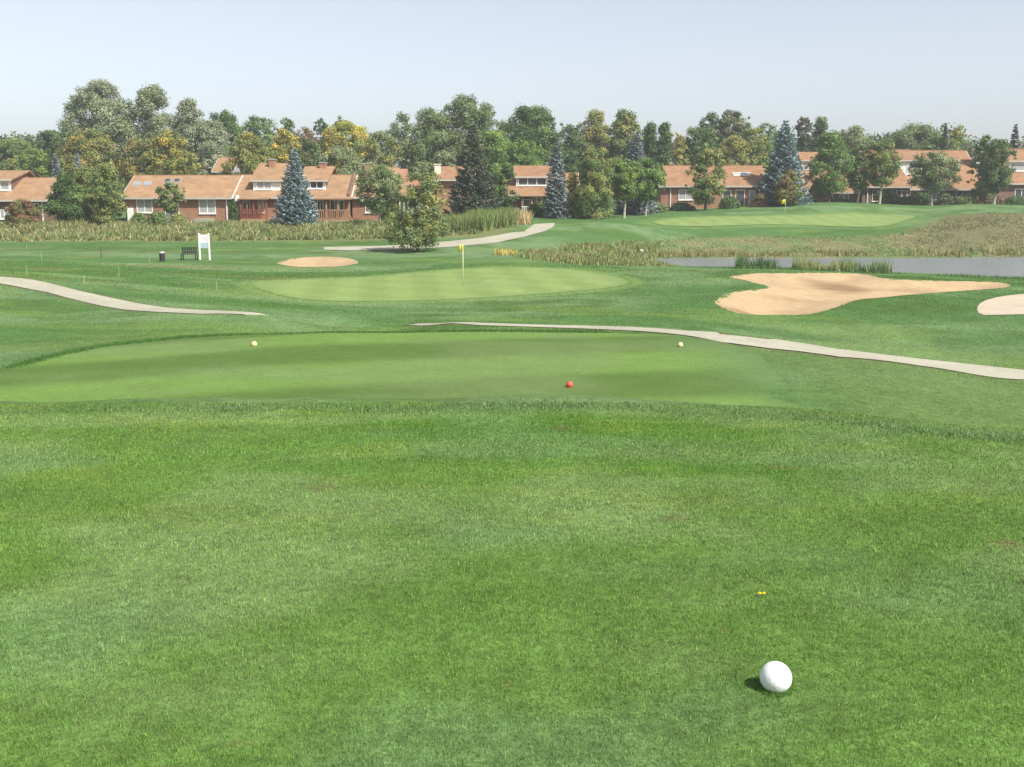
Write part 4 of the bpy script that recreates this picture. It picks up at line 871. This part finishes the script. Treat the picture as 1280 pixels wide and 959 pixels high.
# ------------------------------------------------------------------ golf things
def ball(name, label, col, row, wpx, m, cat, seg=48, group=None):
    x, y = cast(col, row, zfun); z = zat(x, y); slant = y*cp+(EYE-z)*sp
    rad = wpx/2*slant/F; mb_v = []; import bmesh
    me = bpy.data.meshes.new(name); b = bmesh.new(); bmesh.ops.create_uvsphere(b, u_segments=seg, v_segments=seg//2, radius=rad); b.to_mesh(me); b.free()
    for p in me.polygons: p.use_smooth = True
    me.materials.append(M[m]); o = bpy.data.objects.new(name, me); C.objects.link(o); o.location = (x, y, z+rad*(.80 if name and seg == 64 else .93)); return tag(o, label, cat, group), rad
o, rad = ball('tee_marker', 'large white ball tee marker in the near grass', 969, 861.5, 39.5, 'ball', 'tee marker', 64)
for c_, r_, w_, m_, lb in ((318, 433.2, 6.8, 'yellowball', 'left yellow ball tee marker on the lower tee'), (850.5, 434, 6.2, 'yellowball', 'right yellow ball tee marker near the path'), (712, 485, 9, 'redball', 'red ball tee marker, the only red one')):
    ball('tee_marker', lb, c_, r_, w_, m_, 'tee marker', 32, 'small ball tee markers on the lower tee')
bx_, by_ = o.location.x, o.location.y; n = 700; a = rng.uniform(0, 2*PI, n); q = rad*rng.uniform(.25, 1.15, n); X, Y = bx_+np.cos(a)*q, by_+np.sin(a)*q
blades(X, Y, rng.uniform(.008, .019, n), rng.uniform(.0025, .004, n), turf(X, Y)*np.array([1.2, 1.4, 1.1]), name='grass', label='grass blades hugging the foot of the white ball')
# dandelion
dx, dy = cast(952, 746); dz = zat(dx, dy); root = empty('dandelion', (dx, dy, dz)); tag(root, 'tiny yellow dandelion flowers above the white ball marker', 'flower')
for k, (ax, ay, az) in enumerate(((-.008, 0, .014), (.010, .006, .012))):
    MB().tube((dx+ax*.6, dy+ay*.6, dz-.01), (dx+ax, dy+ay, dz+az), .0015, .0013, 6).build('stem', M['stake'], root, (dx, dy, dz))
    mb = MB()
    for i in range(14):
        a = 2*PI*i/14; c0 = Vector((dx+ax, dy+ay, dz+az)); q = c0+Vector((math.cos(a)*.0075, math.sin(a)*.0075, .002)); s_ = Vector((-math.sin(a), math.cos(a), 0))*.003; n = len(mb.v)
        mb.v += [tuple(c0-s_*.4), tuple(q-s_), tuple(q+s_), tuple(c0+s_*.4)]; mb.f.append((n, n+1, n+2, n+3))
    mb.tube((dx+ax, dy+ay, dz+az), (dx+ax, dy+ay, dz+az+.006), .005, .003, 8); mb.build('flower_head', M['petal'], root, (dx, dy, dz))
def flag(label, col, rbase, rtop, rbot, fw, Yd=None, dirx=-1):
    x, y = cast(col, rbase); z = zat(x, y); zt = WZ(rtop, y); zb_ = WZ(rbot, y); root = empty('golf_flag', (x, y, z)); tag(root, label, 'flag', 'yellow flags of the greens')
    MB().tube((x, y, z-.1), (x, y, zt), .022, .016, 8).build('pole', M['pole'], root, (x, y, z), smooth=True)
    mb = MB(); n = 10
    for i in range(n+1):
        t = i/n; xx = x+dirx*fw*t*(.75+.25*t); yy = y+.06*math.sin(t*7)+.12*t; drop = .45*t*t*(zt-zb_)
        mb.v += [(xx, yy, zt-.02-drop*.5), (xx, yy+.03, zb_-drop*.35)]
    for i in range(n): mb.f.append((2*i, 2*i+1, 2*i+3, 2*i+2))
    o = mb.build('flag_cloth', M['yellowcloth'], root, (x, y, z), smooth=True); s = o.modifiers.new('thick', 'SOLIDIFY'); s.thickness = .006
flag('yellow flag on the near green, right of the lone tree', 579, 358, 305, 314.5, .24)
flag('small pale yellow flag on the raised second green', 981, 272, 249, 254.5, .42)
# litter bin, bench, hole sign
x, y = cast(203, 327); z = zat(x, y); root = empty('litter_bin', (x, y, z)); tag(root, 'small dark litter bin with grey lid left of the bench', 'litter bin')
MB().tube((x, y, z-.05), (x, y, z+.55), .17, .19, 16).build('body', M['dark'], root, (x, y, z)); MB().tube((x, y, z+.553), (x, y, z+.66), .20, .13, 16).build('lid', M['greym'], root, (x, y, z))
x, y = cast(237, 325.5); z = zat(x, y); og = (x, y, z); root = empty('bench', og); tag(root, 'dark slatted bench beside the white post sign', 'bench')
mb = MB()
for i in range(3): mb.box(x-.55, x+.5, y-.25+i*.16, y-.13+i*.16, z+.40, z+.44)
mb.build('seat', M['dark'], root, og)
mb = MB()
for i in range(7): mb.box(x-.55+i*.15, x-.45+i*.15, y+.23, y+.26, z+.47, z+.86)
mb.box(x-.57, x+.52, y+.262, y+.30, z+.80, z+.86); mb.box(x-.57, x+.52, y+.262, y+.30, z+.48, z+.54); mb.build('backrest', M['dark'], root, og)
for dx_ in (-.52, .44):
    for dy_ in (-.22, .2): MB().box(x+dx_, x+dx_+.06, y+dy_, y+dy_+.06, z-.05, z+.397).build('leg', M['dark'], root, og)
x, y = cast(256.5, 325); z = zat(x, y); og = (x, y, z); root = empty('hole_sign', og); tag(root, 'white two post tee sign with pale board right of the bench', 'sign')
px = y/1323.0; zt = WZ(291.5, y)
for c_ in (250, 262.2): MB().box(x+(c_-256.3)*px-.05, x+(c_-256.3)*px+.05, y-.05, y+.05, z-.1, zt).build('post', M['white'], root, og, bevel=.006)
zm = WZ(303.5, y); zl = WZ(310.5, y); xa, xb = x-6.3*px+.052, x+5.9*px-.052
bd = MB().box(xa, xb, y-.02, y+.02, zm, zt-.1).build('board', M['white'], root, og)
MB().box(x+.08, x+.12, y-.024, y-.0205, zm+.12, zt-.28).box(x-.14, x-.03, y-.024, y-.0205, zm+.3, zm+.33).box(x-.14, x-.05, y-.024, y-.0205, zm+.22, zm+.24).build('board_marking', M['greym'], bd, og)
MB().box(xa, xb, y-.021, y+.021, zl, zm-.003).build('lower_board', M['blue'], root, og)
# rope stakes
ST = [(34,344,12,'second from the left, above the left path'),(52,325,11,'upper left, near the meadow edge'),(149,347,13,'midway between left path and bin'),(106,357,12,'just above the left path edge'),(187,328,9,'just left of the litter bin'),(271,364,11,'near the left tip of the green'),(34,312,7,'farthest one at the meadow edge')]
proto = None
for c_, r_, hh, pl in ST:
    x, y = cast(c_, r_); z = zat(x, y); H_ = hh*y/1323
    if proto is None:
        H0 = H_; proto = o = MB().tube((x, y, z-.1), (x, y, z+H0), .018, .015, 8).tube((x, y, z+H0), (x, y, z+H0+.03), .015, .005, 8).build('rope_stake', M['stake'], None, (x, y, z))
    else:
        o = proto.copy(); C.objects.link(o); o.location = (x, y, z); o.scale = (1, 1, H_/H0)
    tag(o, 'thin pale rope stake, '+pl, 'stake', 'thin stakes in the left rough')
x, y = cast(127, 323); z = zat(x, y); tag(MB().tube((x, y, z-.1), (x, y, z+.75), .045, .04, 8).tube((x, y, z+.75), (x, y, z+.80), .05, .02, 8).build('marker_post', M['bark'], None, (x, y, z)), 'short dark wooden post in the left rough', 'post')
# pale rock by the marsh
import bmesh
for c_, r_, s_, lb in ((801, 317, .2, 'pale rock among the marsh grass by the pond'),):
    x, y = cast(c_, r_); z = zat(x, y); me = bpy.data.meshes.new('rock'); b = bmesh.new(); bmesh.ops.create_icosphere(b, subdivisions=3, radius=s_)
    for v in b.verts:
        k = 1+.25*math.sin(v.co.x*7+1)*math.cos(v.co.y*6)+.12*math.sin(v.co.z*11); v.co *= k; v.co.z *= .9
    b.to_mesh(me); b.free(); me.materials.append(M['rock']); o = bpy.data.objects.new('rock', me); C.objects.link(o); o.location = (x, y, z+.16); tag(o, lb, 'rock')

# ------------------------------------------------------------------ air, light, camera
sc = bpy.context.scene
sc.world = bpy.data.worlds.new('World'); sc.world.use_nodes = True; nt = sc.world.node_tree; bg = nt.nodes['Background']
SUN_EL, SUN_AZ = math.radians(48), math.radians(130)     # azimuth clockwise from +y
sky = nt.nodes.new('ShaderNodeTexSky'); sky.sky_type = 'NISHITA'; sky.sun_disc = False; sky.sun_elevation = SUN_EL; sky.sun_rotation = SUN_AZ
sky.altitude = 1500; sky.air_density = 1.0; sky.dust_density = 5.0; sky.ozone_density = 1.5
hs = nt.nodes.new('ShaderNodeHueSaturation'); hs.inputs['Saturation'].default_value = .46; nt.links.new(sky.outputs[0], hs.inputs['Color']); nt.links.new(hs.outputs[0], bg.inputs[0]); bg.inputs[1].default_value = .11
d = Vector((math.sin(SUN_AZ)*math.cos(SUN_EL), math.cos(SUN_AZ)*math.cos(SUN_EL), math.sin(SUN_EL)))
L = bpy.data.lights.new('sun', 'SUN'); L.energy = 4.2; L.angle = math.radians(.5); L.color = (1, .95, .87); lo = bpy.data.objects.new('sun', L); C.objects.link(lo)
lo.rotation_euler = d.to_track_quat('Z', 'Y').to_euler(); lo.location = (30, -30, 60)
HAZE = .0006
if HAZE:
    m = bpy.data.materials.new('haze'); m.use_nodes = True; N = m.node_tree.nodes; N.remove(N['Principled BSDF']); v = N.new('ShaderNodeVolumePrincipled')
    v.inputs['Color'].default_value = (.90, .92, .95, 1); v.inputs['Density'].default_value = HAZE; v.inputs['Anisotropy'].default_value = .2
    m.node_tree.links.new(v.outputs[0], N['Material Output'].inputs['Volume'])
    o = MB().box(-3100, 3100, -420, 4300, -9, 30).build('haze', m); tag(o, kind='stuff')
cam = bpy.data.cameras.new('camera'); co = bpy.data.objects.new('camera', cam); C.objects.link(co); sc.camera = co
cam.sensor_width = 36; cam.lens = 36*F/1280; cam.clip_start = .05; cam.clip_end = 8000
co.location = (0, 0, EYE); co.rotation_euler = (PI/2-PITCH, 0, 0)
sc.render.resolution_x = 1024; sc.render.resolution_y = 767
sc.view_settings.view_transform = 'Standard'; sc.view_settings.look = 'None'; sc.view_settings.exposure = 0.72; sc.view_settings.gamma = 1
sc.view_settings.use_curve_mapping = False
